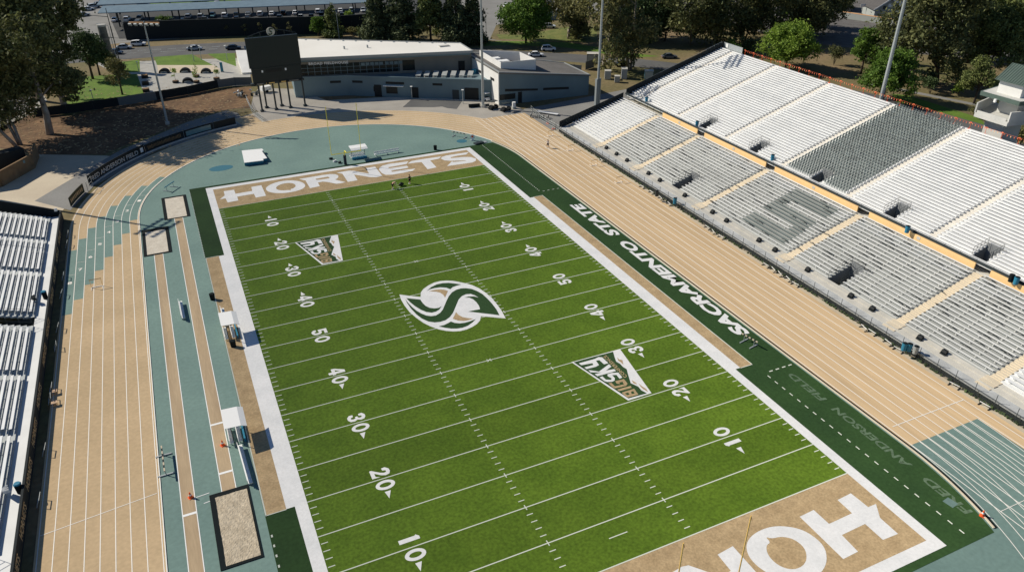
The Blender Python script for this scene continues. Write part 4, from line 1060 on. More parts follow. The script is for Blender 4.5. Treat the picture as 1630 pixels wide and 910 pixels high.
# cones
def cone(x, y, label, s_=1.0):
    t = thing('traffic_cone', label, 'cone', (x,y,.05), .4, 'orange cones'); MB().tube([(0,0,.03),(0,0,.75*s_)], [.22*s_,.05*s_], 10).build('body', orange, t); MB().obox((0,0,.02),(.5*s_,.5*s_,.05)).build('base', orange, t)
    MB().tube([(0,0,.35*s_),(0,0,.5*s_)], [.152*s_,.112*s_], 10).build('band', white, t)
for x, y, lb in ((355,709,'orange cone on the right runway beside the lower shelter'),(304,792,'orange cone on the left runway near the bottom'),(1563,821,'orange cone on the kerb of the right track curve')):
    c = at(x,y); cone(c.x, c.y, lb, .9)
for x, y in ((871,197),(873,198),(880,206),(883,206)):
    c = at(x,y); cone(c.x, c.y, 'small orange cone beside the far end of the right track', .6)
# hurdles
hd = thing('hurdle', 'track hurdle standing in a lane of the far right straight', 'hurdle', (0,0,.05), 0, 'hurdles on the right straight')
for s_ in (-.56,.56): MB().tube([(s_,0,.04),(s_,0,1.05)], .022, 6).build('upright', goldp, hd)
MB().box(-.6,-.015,.94,.6,.015,1.02).build('top_bar', tturf, hd)
MB().box(-.6,-.05,0,.6,.02,.06).build('base_bar', white, hd)
for s_ in (-.56,.56): MB().box(s_-.02,-.03,0,s_+.02,.65,.05).build('foot', white, hd)
first = True
for x, y, lb, sc in ((877,217,'hurdle farthest up the right straight',1.15),(909,240,'hurdle second from the far end of the right straight',1.15),(946,264,'hurdle in the middle of the three along the right straight',1.15),(986,291,'hurdle nearest of the far group beside the bleacher fence',1.15),
    (155,457,'lone hurdle in a lane of the left straight',1.25)):
    c = at(x,y)
    if first: hd.location = (c.x,c.y,.05); hd['label'] = lb; hd.scale = (sc,)*3; first = False
    else: dup(hd, (c.x,c.y,.05), R(180) if x == 155 else 0, lb, scale=sc)
hl = thing('stored_hurdle', 'white hurdle parked along the edge of the right straight beside the fence', 'hurdle', (0,0,0), 0, 'hurdles parked along the right fence')
MB().box(-.6,-.05,.35,.6,.0,.42).build('top_bar', white, hl); MB().box(-.58,-.03,0,-.53,.03,.38).build('upright', dsteel, hl); MB().box(.53,-.03,0,.58,.03,.38).build('upright', dsteel, hl)
MB().box(-.6,-.4,.02,-.52,.25,.09).build('foot', rubber, hl); MB().box(.52,-.4,.02,.6,.25,.09).build('foot', rubber, hl)
hs = [(952,258),(1018,300),(1032,309),(1048,318),(1062,327),(1118,366),(1131,372),(1145,380),(1205,428),(1216,435),(1230,441),(1243,449),(1257,457),(1375,524),(1388,531),(1411,548),(1426,560),(1515,617),(1560,650)]
for k, (x, y) in enumerate(hs):
    c = at(x,y); 
    if k == 0: hl.location = (70.2,c.y,.04); hl.rotation_euler = (0,0,R(80))
    else: dup(hl, (70.2+rr.uniform(-.15,.12), c.y, .04), R(rr.uniform(70,100)))
hk = None
for k, yy in enumerate((90.5,86.7,75.6,70.2,61.0,56.4,47.3,45.2,36.2,28.7,18.5)):
    if k == 0:
        hk = thing('stored_hurdle', 'hurdle leaning in the shade at the foot of the left bleachers', 'hurdle', (-22.85,yy,.04), R(90), 'hurdles in the shade of the left stand')
        MB().box(-.6,-.3,.75,.6,-.26,.83).build('top_bar', steel, hk); MB().bar((-.57,.1,0),(-.57,-.28,.8),.05,.05).build('upright', steel, hk); MB().bar((.57,.1,0),(.57,-.28,.8),.05,.05).build('upright', steel, hk); MB().box(-.62,.05,0,.62,.12,.06).build('base_bar', steel, hk)
    else: dup(hk, (-22.85,yy,.04), R(90+rr.uniform(-6,6)))
for x,y,lb in ((88,627,'small tan folding stool in the shade of the left stand'),(88,645,'second small tan folding stool just below the first')):
    c = at(x,y); t = thing('folding_stool', lb, 'stool', (c.x,c.y,.04)); MB().box(-.3,-.25,.38,.3,.25,.43).build('seat', cloth_t, t); MB().bar((-.28,-.2,0),(.28,-.2,.4),.04,.04).build('leg', goldp, t); MB().bar((.28,.2,0),(-.28,.2,.4),.04,.04).build('leg', goldp, t)
# steeplechase barriers
def barrier(p, q, label, light=True):
    d = (q-p); ln = d.length; c = (p+q)/2; rz_ = math.atan2(d.y,d.x)
    t = thing('steeplechase_barrier', label, 'barrier', (c.x,c.y,.05), rz_, 'steeplechase barriers')
    for k in range(9):
        x0 = -ln/2+ln*k/9; MB().box(x0,-.065,.84,x0+ln/9,.065,.96).build('beam_block', (concw if k % 2 == 0 else black) if light else blued, t)
    for s_ in (-1,1):
        xx = s_*(ln/2-.45); MB().tube([(xx,0,.08),(xx,0,.86)], .045, 6).build('upright', steel, t); MB().box(xx-.07,-.75,0,xx+.07,.75,.1).build('foot', steel, t)
barrier(at(257,710,.9), at(262,750,.9), 'black and cream barrier standing on the teal strip beside the left straight')
barrier(at(1181,531,.9), at(1206,545,.9), 'black and cream barrier on the right kerb by the letter S of SACRAMENTO')
barrier(at(262,299,.9), at(277,289,.9), 'blue barrier on the teal apron inside the far left curve', False)
barrier(at(719,210,.9), at(743,214,.9), 'pale barrier on the teal apron inside the far right curve', True)
# hose / small things round the far goal
for k, (x, y, lb) in enumerate(((527,254,'small dark ball bag near the foot of the far goal post'),(533,258,'white towel bag between the dark bags by the far goal'),(541,260,'flat dark bag right of the others by the far goal'))):
    c = at(x,y); t = thing('kit_bag', lb, 'bag', (c.x,c.y,.05), .5*k); MB().obox((0,0,.16),(.7,.35,.3)).build('bag_body', white if k == 1 else black, t); MB().tube([(-.2,0,.3),(0,0,.42),(.2,0,.3)], .02, 5).build('handle', dsteel, t)
c = at(752,224); t = thing('marker_board', 'small white upright board with an orange spot at the far right corner', 'board', (c.x,c.y,.05), R(-20)); MB().tube([(0,.03,.75),(0,-.03,.75)], .55, 16).build('disc', white, t); MB().tube([(0,-.05,.85),(0,-.07,.85)], .22, 12).build('spot', orange, t); MB().box(-.3,-.2,0,.3,.2,.22).build('stand', white, t)
c = at(762,229); t = thing('equipment_box', 'low dark box lying on the turf at the far right corner', 'box', (c.x,c.y,.05), .2); MB().box(-1,-.5,0,1,.5,.3).build('case', dsteel, t); MB().box(.9,-.4,0,1.9,.4,.12).build('lid', steel, t)

# ================================================================= FENCES AND BANNERS
def arc_panel(a0, a1, r, z0, z1, n=14, th=.08):
    m = MB(); pi_, po = arc(CX,FY,r,a0,a1,n), arc(CX,FY,r+th,a0,a1,n); k = n+1
    vs = [(x,y,z0) for x,y in pi_]+[(x,y,z1) for x,y in pi_]+[(x,y,z0) for x,y in po]+[(x,y,z1) for x,y in po]
    fs = []
    for i in range(n): fs += [(i,i+1,k+i+1,k+i),(2*k+i+1,2*k+i,3*k+i,3*k+i+1),(k+i,k+i+1,3*k+i+1,3*k+i)]
    fs += [(0,k,3*k,2*k),(k-1,3*k-1,4*k-1,2*k-1)]
    return m.add(vs, fs)
def arc_text(m, s, a0, a1, r, z0, z1, **k):
    return put_text(m, s, lambda u,v: (CX+r*math.cos(R(a0+(a1-a0)*u)), FY+r*math.sin(R(a0+(a1-a0)*u)), z0+(z1-z0)*v), **k)
def ang(x, y): p = at(x,y); return math.degrees(math.atan2(p.y-FY, p.x-CX))
RB = 47.0
bt = thing('banner_fence', 'black banner fence reading FRED ANDERSON FIELD along the outside of the far left curve', 'banner fence', (-10,126,0))
a0, a1, a2, a3, a4 = ang(148,296), ang(240,246), ang(290,220), ang(340,207), ang(376,199)
arc_panel(a0, a1, RB, .12, 1.95).build('name_banner', fabric, bt, True)
arc_panel(a1-.15, a2+.1, RB, .12, 1.75).build('second_banner', fabric, bt, True)
arc_panel(a2-.1, a3+.1, RB, .12, 1.75).build('third_banner', fabric, bt, True)
arc_panel(a3-.1, a4, RB, .12, 1.75).build('fourth_banner', fabric, bt, True)
arc_text(MB(), 'FRED ANDERSON FIELD', a0-.8, a1+2.2, RB-.03, .5, 1.4, bold=.02).build('banner_lettering', cars, bt, True)
m = arc_panel(a1+.55, a1+1.4, RB-.02, .6, 1.5, 4, .01); m.build('banner_badge', carw, bt, True)
m = arc_panel(a2-.6, a3+.8, RB-.03, .45, 1.45, 12, .01); m.build('blue_strip', cart, bt, True)
m = MB()
rg = random.Random(3)
for k in range(26):
    a = a1-1.0-(a1-a2-1.8)*k/26; b = a-.22
    m.add(arc_panel(a, b, RB-.02, .55+rg.uniform(0,.15), 1.2+rg.uniform(0,.2), 1, .01).v, [(0,1,3,2)])
m.build('worn_lettering', brick, bt, True, kind='stuff')
m = arc_panel(a0, a4, RB-.35, .0, .28, 40, .25); m.build('kerb', concs, bt, True)
m = MB()
for k in range(24):
    a = R(a0+(a4-a0)*k/23); m.tube([(CX+(RB+.12)*math.cos(a),FY+(RB+.12)*math.sin(a),0),(CX+(RB+.12)*math.cos(a),FY+(RB+.12)*math.sin(a),2.0)], .04, 5)
m.build('fence_posts', dsteel, bt, True, kind='stuff')
b5, b6 = ang(113,330), ang(141,306)
bt = thing('banner_fence', 'short olive banner panel beside the corner of the left bleachers', 'banner fence', (-22,106,0))
arc_panel(b5, b6, RB-.4, .1, 1.7, 6).build('banner', olive, bt, True)
m = MB()
for k in range(9):
    a = b5+(b6-b5)*(k+.8)/10.4; m.add(arc_panel(a, a+(b6-b5)*.06, RB-.43, .6, 1.25, 1, .01).v, [(0,1,3,2)])
m.build('gold_marks', tturf, bt, True, kind='stuff')
gt = thing('yard_gate', 'grey chain link gate between the olive banner and the black banner', 'gate', (-20.3,110.5,0))
m = MB(); q0, q1_ = P2(141,306), P2(148,296)
for p in (q0,q1_): m.tube([(*p,0),(*p,1.9)], .05, 6)
for z in (.15,1,1.85): m.tube([(*q0,z),(*q1_,z)], .03, 5)
m.build('frame', steel, gt, True)
# ramp railings by the scoreboard
def railing(pts, label, z=1.1, mesh=True):
    o = thing('railing', label, 'railing', (pts[0][0],pts[0][1],0))
    m = MB()
    for p, q in zip(pts[:-1], pts[1:]):
        l = math.hypot(q[0]-p[0],q[1]-p[1]); n = max(1,int(l/1.6))
        for k in range(n+1): t = k/n; m.tube([(p[0]+(q[0]-p[0])*t,p[1]+(q[1]-p[1])*t,0),(p[0]+(q[0]-p[0])*t,p[1]+(q[1]-p[1])*t,z)], .03, 5)
        for zz in (z,z*.55,.12): m.tube([(*p,zz),(*q,zz)], .028, 5)
    m.build('rails', steel, o, True)
    if mesh:
        m = MB()
        for p, q in zip(pts[:-1], pts[1:]): m.bar((*p,z*.5),(*q,z*.5),.02,z*.8)
        m.build('wire_panel', wire, o, True)
railing([P2(354,184),P2(402,176)], 'wire railing along the back of the ramp pad left of the scoreboard')
railing([P2(354,184),P2(372,197)], 'short wire railing on the left side of the ramp pad')
railing([P2(392,158),P2(402,180),P2(420,194)], 'wire railing down the slope to the track beside the scoreboard')
railing([P2(470,186),P2(500,182)], 'low railing under the scoreboard shadow on the forecourt', .9, False)
railing([P2(845,176),P2(862,192),P2(893,210)], 'chain link fence between the right track end and the side yard')
# windscreen fence behind the mulch slope
wf = thing('windscreen_fence', 'dark windscreen fence curving behind the mulch slope', 'fence', (-5,172,0))
pts = [P2(58,187),P2(108,181),P2(150,175),P2(190,169),P2(250,159.5),P2(300,151),P2(348,140.5),P2(375,136.5),P2(402,136)]
for k, (p, q) in enumerate(zip(pts[:-1], pts[1:])):
    MB().bar((*p,1.08),(*q,1.08),.08,2.05).build('fabric_panel', fabg if k in (3,6,7) else fabric, wf, True)
    MB().tube([(*p,0),(*p,2.2)], .06, 6).build('post', dsteel, wf, True)
wf = thing('chain_link_fence', 'chain link fence beside the side road at the left edge', 'fence', (-36,158,0))
pts = [P2(-30,222),P2(0,209),P2(30,196),P2(58,184)]
m = MB(); m2 = MB()
for p, q in zip(pts[:-1], pts[1:]):
    m2.bar((*p,.9),(*q,.9),.02,1.7); m.tube([(*p,1.8),(*q,1.8)], .03, 5)
    for t in (0,.33,.66): m.tube([(p[0]+(q[0]-p[0])*t,p[1]+(q[1]-p[1])*t,0),(p[0]+(q[0]-p[0])*t,p[1]+(q[1]-p[1])*t,1.85)], .04, 5)
m.build('posts', dsteel, wf, True); m2.build('wire_panel', wire, wf, True)
# brick store at the left edge
bk = thing('brick_store', 'low brown brick enclosure at the left edge beside the service yard', 'building', (-34,124,0))
p1, p2_, p3, p4 = P2(4,297), P2(55,268), P2(36,246), P2(-30,272)
for nm, (p, q) in (('front_wall',(p1,p2_)),('end_wall',(p2_,(-29.6,132.6))),('side_wall',(p1,(-39,118)))):
    MB().bar((*p,1.4),(*q,1.4),.3,2.8).build(nm, brick, bk, True)
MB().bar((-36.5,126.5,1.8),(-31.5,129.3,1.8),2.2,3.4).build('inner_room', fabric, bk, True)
MB().obox(((p1[0]+p2_[0]*3)/4+.1,(p1[1]+p2_[1]*3)/4-.18,2.2),(.5,.06,.5),R(30)).build('sign_plate', cart, bk, True)
# ================================================================= PLAZA FURNITURE
tw = thing('column_tower', 'tall round carved column with pale cap standing on the corner lawn', 'tower', (-16,200.6,0))
MB().tube([(0,0,0),(0,0,2),(0,0,7),(0,0,11.6)], [1.6,1.25,1.1,1.05], 18).build('shaft', M('weathered tower', (.17,.17,.15), .95, col2=(.10,.10,.085), scale=.8, fine=.25, fscale=2), tw)
MB().tube([(0,0,11.6),(0,0,12.1)], [1.15,1.15], 18).build('cap', concl, tw)
for z, s_ in ((4.6,1.35),(8.2,1.25)): MB().tube([(0,0,z),(0,0,z+.5)], s_, 18).build('carved_ring', grayw, tw)
for sx in (-1.5,): MB().box(sx-.3,-.2,5.5,sx+.1,.2,10.0).build('side_fin', dsteel, tw)
arch0 = None
for k, (x, y, lb) in enumerate(((262,116,'black arched bench at the left of the upper row on the plaza'),(295,115,'black arched bench in the middle of the upper row on the plaza'),(328,116,'black arched bench at the right of the upper row on the plaza'),(299,131,'black arched bench alone nearest the windscreen fence'))):
    c = at(x,y)
    if arch0 is None:
        arch0 = thing('arched_bench', lb, 'bench', (c.x,c.y,.02), R(-20), 'arched benches on the plaza')
        m = MB(); o_ = [(1.35*math.cos(R(180-9*q)), 1.15*math.sin(R(180-9*q))) for q in range(21)]; i_ = [(1.0*math.cos(R(180-9*q)), .62*math.sin(R(180-9*q))) for q in range(21)]
        vs = [(x_,-.6,z) for x_,z in o_]+[(x_,-.6,max(0,z)) for x_,z in i_]+[(x_,.6,z) for x_,z in o_]+[(x_,.6,max(0,z)) for x_,z in i_]; n = 21
        fs = []
        for q in range(20): fs += [(q,n+q,n+q+1,q+1),(2*n+q,2*n+q+1,3*n+q+1,3*n+q),(q,q+1,2*n+q+1,2*n+q),(n+q,3*n+q,3*n+q+1,n+q+1)]
        m.add(vs, fs).build('arch', black, arch0); MB().box(-1.0,-.5,.0,1.0,.5,.42).build('seat', steel, arch0)
    else: dup(arch0, (c.x,c.y,.02), R(-20+5*k), lb)
for x, y, lb in ((231,124,'dark planter farthest from the fence at the plaza edge'),(232,135,'dark planter in the middle at the plaza edge'),(233,146,'dark planter next to the windscreen fence at the plaza edge')):
    c = at(x,y); t = thing('planter', lb, 'planter', (c.x,c.y,.02)); MB().prism([(-.8,-.8),(.8,-.8),(.8,.8),(-.8,.8)],0,.75).build('box', black, t); MB().box(-.7,-.7,.75,.7,.7,.8).build('soil', mulch, t)
c = at(354,115); t = thing('sign_pylon', 'slim blue sign pylon on the plaza', 'sign', (c.x,c.y,.02)); MB().box(-.35,-.1,0,.35,.1,2.6).build('panel', blued, t); MB().box(-.45,-.2,0,.45,.2,.15).build('foot', concl, t)
def lamp(x, y, h, label, arm=0, rz_=0, grp='street lamps'):
    t = thing('street_lamp', label, 'street lamp', (x,y,0), rz_, grp)
    MB().tube([(0,0,0),(0,0,h)], [.11,.06], 8).build('pole', steel, t)
    if arm: MB().tube([(0,0,h-.1),(arm*.5,0,h+.5),(arm,0,h+.55)], .05, 6).build('arm', steel, t); MB().obox((arm,0,h+.5),(.9,.35,.16)).build('lamp_head', steel, t)
    else: MB().tube([(0,0,h),(0,0,h+.12)], [.28,.28], 10).build('lamp_head', white, t)
for x, y, h, lb, arm in ((656,158,3.0,'short white lamp post left of the dark asphalt patch',0),(737,165,3.2,'short white lamp post right of the dark asphalt patch',0),(309,98,4,'lamp post on the lawn strip of the plaza',0),(321,96,4,'lamp post beside the diagonal plaza path',0),(148,157,2.0,'short white lamp post on the park lawn',0),
      (540,62,10,'tall lamp pole in front of the dark wall beyond the fieldhouse',1.2),(774,65,8,'pale lamp pole on the verge left of the round green tree',1.0),(897,42,7,'lamp pole by the white containers',0),(185,92,9,'street lamp with curved arm near the round column',2.5),(222,117,3,'lamp post on the path beside the round column',0),(1050,40,8,'dark pole beside the small shed',0),(362,96,4,'thin pole on the plaza side lawn',0)):
    c = at(x,y); lamp(c.x,c.y,h,lb,arm,R(160) if arm else 0)
# traffic signals
c = at(190,97); t = thing('traffic_signal', 'traffic signal mast with long arm at the junction by the round column', 'traffic signal', (c.x,c.y,0), R(168)); MB().tube([(0,0,0),(0,0,9.5)], [.16,.1], 8).build('mast', dsteel, t); MB().tube([(0,0,6.4),(4,0,7.2),(9,0,7.4)], [.1,.08,.05], 6).build('arm', dsteel, t)
for q in (5.5,8.8): MB().box(q-.2,-.18,6.5,q+.2,.18,7.5).build('signal_head', black, t)
c = at(180,60); t = thing('traffic_signal', 'second traffic signal mast across the junction at the top left', 'traffic signal', (c.x,c.y,0), R(175)); MB().tube([(0,0,0),(0,0,9)], [.16,.1], 8).build('mast', dsteel, t); MB().tube([(0,0,6.4),(4,0,7.0),(10,0,7.2)], [.1,.08,.05], 6).build('arm', dsteel, t)
MB().box(9.0,-.18,6.2,9.4,.18,7.2).build('signal_head', black, t)
# ================================================================= CARPORTS AND RETAINING WALL
wl = thing('retaining_wall', 'long dark retaining wall below the solar carport across the road', 'wall', (30,226,0))
wp = [P2(203,64),P2(300,60),P2(390,57),P2(480,55),P2(560,52),P2(640,45)]
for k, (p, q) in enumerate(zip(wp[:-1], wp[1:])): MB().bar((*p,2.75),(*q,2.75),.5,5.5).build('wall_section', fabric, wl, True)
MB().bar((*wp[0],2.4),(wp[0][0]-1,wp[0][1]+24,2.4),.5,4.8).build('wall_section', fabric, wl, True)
def carport(p, q, dep, z, label):
    p, q = Vector((*p,0)), Vector((*q,0)); d = (q-p); ln = d.length; c = (p+q)/2
    t = thing('solar_carport', label, 'carport', (c.x,c.y,0), math.atan2(d.y,d.x), 'solar carports in the car park')
    MB().add([(-ln/2,-dep/2,z),(ln/2,-dep/2,z),(ln/2,dep/2,z+.9),(-ln/2,dep/2,z+.9),(-ln/2,-dep/2,z+.25),(ln/2,-dep/2,z+.25),(ln/2,dep/2,z+1.15),(-ln/2,dep/2,z+1.15)],
        [(3,2,1,0),(4,5,6,7),(0,1,5,4),(1,2,6,5),(2,3,7,6),(3,0,4,7)]).build('roof', solar, t)
    n = max(2,int(ln/9))
    for k in range(n): x = -ln/2+ln*(k+.5)/n; o = MB().box(x-.2,-.2,0,x+.2,.2,z+.4).build('post', dsteel, t)
MB().sheet([(-14,243),(95,217),(120,290),(-20,330)], .012).build('carport_lot', asphd, **ST)  # dark sheet carrying the carports' shade in its colour
_a, _b = at(160,22,5.2), at(588,5,5.2)
carport((_a.x,_a.y+4.0), (_b.x,_b.y+4.0), 8, 5.2, 'nearest long solar carport roof over dark parked cars')
_a, _b = at(158,9,5.2), at(588,-8,5.2)
carport((_a.x,_a.y+4.0), (_b.x,_b.y+4.0), 8, 5.2, 'second solar carport roof farther back at the top edge')
# ================================================================= VEHICLES
def car_proto(kind):
    L, Wd = (4.6,1.8) if kind == 'sedan' else (4.5,1.86)
    t = thing('parked_car', 'x', 'car', (0,0,0), 0)
    if kind == 'sedan': st = [(-2.3,.42,.62),(-2.2,.30,.84),(-1.4,.24,.92),(-.2,.22,.90),(.9,.22,.88),(1.8,.26,.78),(2.2,.30,.66),(2.3,.42,.52)]; cab = [(-1.75,.90),(-1.05,1.36),(-.1,1.44),(.45,1.38),(1.2,.88)]
    elif kind == 'suv': st = [(-2.2,.45,.80),(-2.1,.32,1.02),(-1.4,.28,1.04),(-.2,.27,1.02),(.9,.27,1.0),(1.7,.30,.92),(2.12,.34,.80),(2.22,.45,.62)]; cab = [(-2.1,1.02),(-1.75,1.58),(-.3,1.68),(.45,1.60),(1.25,1.0)]
    else: st = [(-2.7,.6,1.0),(-2.65,.5,1.08),(-1.4,.4,1.08),(-.2,.4,1.06),(.9,.4,1.08),(1.8,.4,1.08),(2.4,.42,1.0),(2.5,.55,.8)]; cab = [(-.9,1.06),(-.75,1.75),(.1,1.82),(.7,1.76),(1.4,1.06)]
    m = MB(); n = len(st)
    secs = []
    for x, z0, z1 in st:
        e = .12 if abs(x) > 2.15 else 0; hw = Wd/2-e
        secs.append([(x,-hw+.06,z0),(x,-hw,z0+.12),(x,-hw,z1-.14),(x,-hw+.14,z1),(x,hw-.14,z1),(x,hw,z1-.14),(x,hw,z0+.12),(x,hw-.06,z0)])
    fs = []
    for i in range(n-1):
        for k in range(8): k2 = (k+1)%8; fs.append((i*8+k, (i+1)*8+k, (i+1)*8+k2, i*8+k2))
    fs += [tuple(range(8)), tuple(reversed(range((n-1)*8, n*8)))]
    m.add([v for q in secs for v in q], fs).build('body', carw, t, smooth=False)
    m = MB(); vs = []
    for x, z in cab: hw = (Wd/2-.08) if z < 1.1 else Wd/2-.24; vs += [(x,-hw,z),(x,hw,z)]
    fs = [(2*i,2*i+2,2*i+3,2*i+1) for i in range(len(cab)-1)]
    k = len(cab)*2; fs += [tuple(range(0,k,2))[::-1], tuple(range(1,k,2))]
    m.add(vs, fs).build('window', glass, t)
    xr0, zr0 = cab[1]; xr1, zr1 = cab[3]; hw = Wd/2-.23
    m = MB(); m.add([(xr0,-hw,zr0+.012),(xr0,hw,zr0+.012),(cab[2][0],-hw,cab[2][1]+.015),(cab[2][0],hw,cab[2][1]+.015),(xr1,-hw,zr1+.012),(xr1,hw,zr1+.012)], [(0,2,3,1),(2,4,5,3)])
    for s_ in (-1,1):
        m.bar((cab[0][0]+.1,s_*(Wd/2-.08),cab[0][1]),(xr0,s_*hw,zr0),.09,.05); m.bar((cab[-1][0],s_*(Wd/2-.10),cab[-1][1]),(xr1,s_*hw,zr1),.07,.05); m.bar((-.25,s_*(Wd/2-.06),cab[0][1]),(-.3,s_*(hw+.02),cab[2][1]-.02),.08,.05)
    m.build('roof', carw, t)
    for x in (-1.4,1.42):
        for s_ in (-1,1): MB().tube([(x,s_*(Wd/2-.2),.33),(x,s_*(Wd/2+.01),.33)], .33, 14).build('wheel', tyre, t)
    for s_ in (-.6,.6):
        MB().obox((st[-1][0]-.05,s_,st[-1][2]+.02),(.12,.32,.12)).build('headlight', white, t); MB().obox((st[0][0]+.05,s_,st[0][2]-.05),(.12,.3,.14)).build('tail_light', redf, t)
    return t
PR = {k: car_proto(k) for k in ('sedan','suv','pickup')}
used = set()
def car(x, y, rz_, kind, mat, label, group=None, z=.02, off=None):
    p = PR[kind]; c = at(x,y) if off is None else Vector((x,y,0))
    if kind not in used:
        used.add(kind); o = p; o.location = (c.x,c.y,z); o.rotation_euler = (0,0,R(rz_)); o['label'] = label
        for ch in o.children:
            if ch.material_slots[0].material is carw: ch.material_slots[0].link = 'OBJECT'; ch.material_slots[0].material = mat
    else:
        o = dup(p, (c.x,c.y,z), R(rz_), label)
        for ch in o.children:
            sl_ = ch.material_slots[0]
            if ch.name.split('.')[0] in ('body','roof'): sl_.link = 'OBJECT'; sl_.material = mat
    if group: o['group'] = group
    return o
car(310,80,-13,'sedan',cars,'silver sedan driving alone on the road behind the plaza')
car(372,79,-12,'sedan',carb,'dark blue car on the road beside the scoreboard top')
car(221,73,-12,'suv',carw,'white car on the road at the front of the queue left of the light mast')
car(198,78,-12,'sedan',cars,'silver car behind the white one at the junction')
car(184,86,-30,'sedan',carb,'dark car turning beside the round column')
car(133,26,20,'sedan',cars,'silver car nearest in the row of five at the top left')
car(140,17,20,'sedan',carw,'white car second in the row of five at the top left')
car(150,13,20,'suv',cars,'silver car third in the row of five at the top left')
car(158,9,20,'sedan',carg,'grey car fourth in the row of five at the top left')
car(168,4,20,'suv',cark,'black car farthest in the row of five at the top left')
car(9,24,-5,'sedan',cart,'teal car at the left edge behind the eucalyptus')
car(42,34,10,'sedan',carw,'white car glimpsed through the eucalyptus crown at the top left')
car(873,81,-24,'suv',carw,'white car facing left on the road beside the round green tree')
car(853,90,-24,'sedan',carw,'white sedan behind the roof screen of the gym')
car(992,106,-28,'sedan',cark,'black car parked under the tall eucalyptus')
car(1065,93,-20,'sedan',carg,'dim grey car in deep tree shade behind the bleachers')
car(874,45,-24,'suv',carw,'white car half hidden right of the round green tree')
car(862,7,30,'pickup',carw,'white pickup truck on the gravel lot at the top')
car(876,9,30,'suv',carb,'dark car beside the white pickup on the gravel lot')
car(808,12,20,'sedan',carw,'small white car on the gravel lot at the top')
car(228,10,-10,'suv',carb,'dark car left of the grass bed between the carports')
car(347,8,-10,'sedan',carw,'white car right of the grass bed between the carports')
rc = random.Random(9); cols = [carw,cars,carg,cark,carb,cart,cars,carw]
for k in range(24):
    if rc.random() < .2: continue
    t_ = (k+.5)/24; x = -17+96*t_; y = 277-22*t_
    car(x, y-2.0+rc.uniform(-.4,.4), 76+rc.choice((0,180)), rc.choice(('sedan','suv')), rc.choice(cols), 'car parked in the dark below the nearest solar carport', 'cars under the nearest carport', off=1)
for k in range(26):
    if rc.random() < .25: continue
    t_ = (k+.5)/26; x = -13+92*t_; y = 266-22*t_
    car(x, y, 76+rc.choice((0,180)), rc.choice(('sedan','suv','pickup')), rc.choice((cark,carb,carg,cark,cars)), 'car parked just behind the long dark retaining wall', 'cars behind the retaining wall', off=1)
for k in range(16):
    if rc.random() < .3: continue
    t_ = (k+.5)/16; x = 18+68*t_; y = 315.5-25*t_
    car(x, y-3.0, 76+rc.choice((0,180)), rc.choice(('sedan','suv')), rc.choice(cols), 'car parked in front of the second solar carport', 'cars by the second carport', off=1)
# golf cart and utility carts by the gym
def cartv(x, y, rz_, label, top):
    c = at(x,y); t = thing('golf_cart', label, 'golf cart', (c.x,c.y,.04), R(rz_))
    m = MB().box(-1.2,-.55,.25,1.2,.55,.55); m.box(-.9,-.55,.55,-.1,.55,.8); m.box(.85,-.5,.55,1.2,.5,.85); m.build('body', black if top is None else carw, t)
    for x_ in (-.8,.8):
        for s_ in (-1,1): MB().tube([(x_,s_*.4,.25),(x_,s_*.58,.25)], .25, 10).build('wheel', tyre, t)
    for x_ in (-.8,.8):
        for s_ in (-.5,.5): MB().tube([(x_,s_,.5),(x_,s_,1.85)], .025, 5).build('roof_post', dsteel, t)
    MB().box(-1.0,-.6,1.85,1.0,.6,1.93).build('canopy', top or dsteel, t); MB().box(-.7,-.5,.8,-.2,.5,.95).build('seat', black, t)
cartv(773,160,100,'golf cart with pale roof in the entrance beside the gym end wall',white)
cartv(785,174,20,'dark utility cart in front of the gym corner',None); cartv(805,177,15,'dark utility cart right of the first one by the gym corner',None)
c = at(818,173); t = thing('water_cooler', 'white drinks cooler standing by the gym door', 'cooler', (c.x,c.y,.04)); MB().tube([(0,0,.5),(0,0,1.5)], .42, 12).build('tank', white, t); MB().box(-.4,-.4,0,.4,.4,.5).build('stand', steel, t)
c = at(755,171); t = thing('mat_roll', 'dark rolled mats lying at the foot of the light mast by the gym', 'mats', (c.x,c.y,.04), R(-10)); MB().tube([(-1.3,0,.4),(1.3,0,.4)], .42, 12).build('roll', rubber, t); MB().tube([(1.6,.1,.25),(3.6,.2,.25)], .26, 10).build('roll', dsteel, t)
c = at(872,182); t = thing('plank_stack', 'stack of long white planks lying in the side yard', 'planks', (c.x,c.y,.04), R(-52))
for k in range(3): MB().box(-2.6,-.5+.34*k,.3,2.6,-.2+.34*k,.42).build('plank', white, t)
MB().box(-1.8,-.5,0,-1.6,.5,.3).build('trestle', dsteel, t); MB().box(1.6,-.5,0,1.8,.5,.3).build('trestle', dsteel, t)
c = at(858,188); t = thing('bicycle_rack', 'jumble of grey bicycles against the side yard fence', 'bicycles', (c.x,c.y,.04), R(-50))
rg = random.Random(5)
for k in range(5):
    b_ = thing('bicycle', None, None, (-2+1.0*k,rg.uniform(-.3,.3),0), rg.uniform(1,2)); b_.parent = t
    for s_ in (-.5,.5): MB().tube([(s_,-.02,.33),(s_,.02,.33)], .33, 12).build('wheel', dsteel, b_)
    MB().tube([(-.5,0,.33),(-.15,0,.75),(.4,0,.75),(.5,0,.33)], .03, 5).build('frame', steel if k%2 else carw, b_)
c = at(404,146); t = thing('equipment_pile', 'jumble of grey and white equipment beside the scoreboard post', 'equipment', (c.x-2,c.y-2,.04))
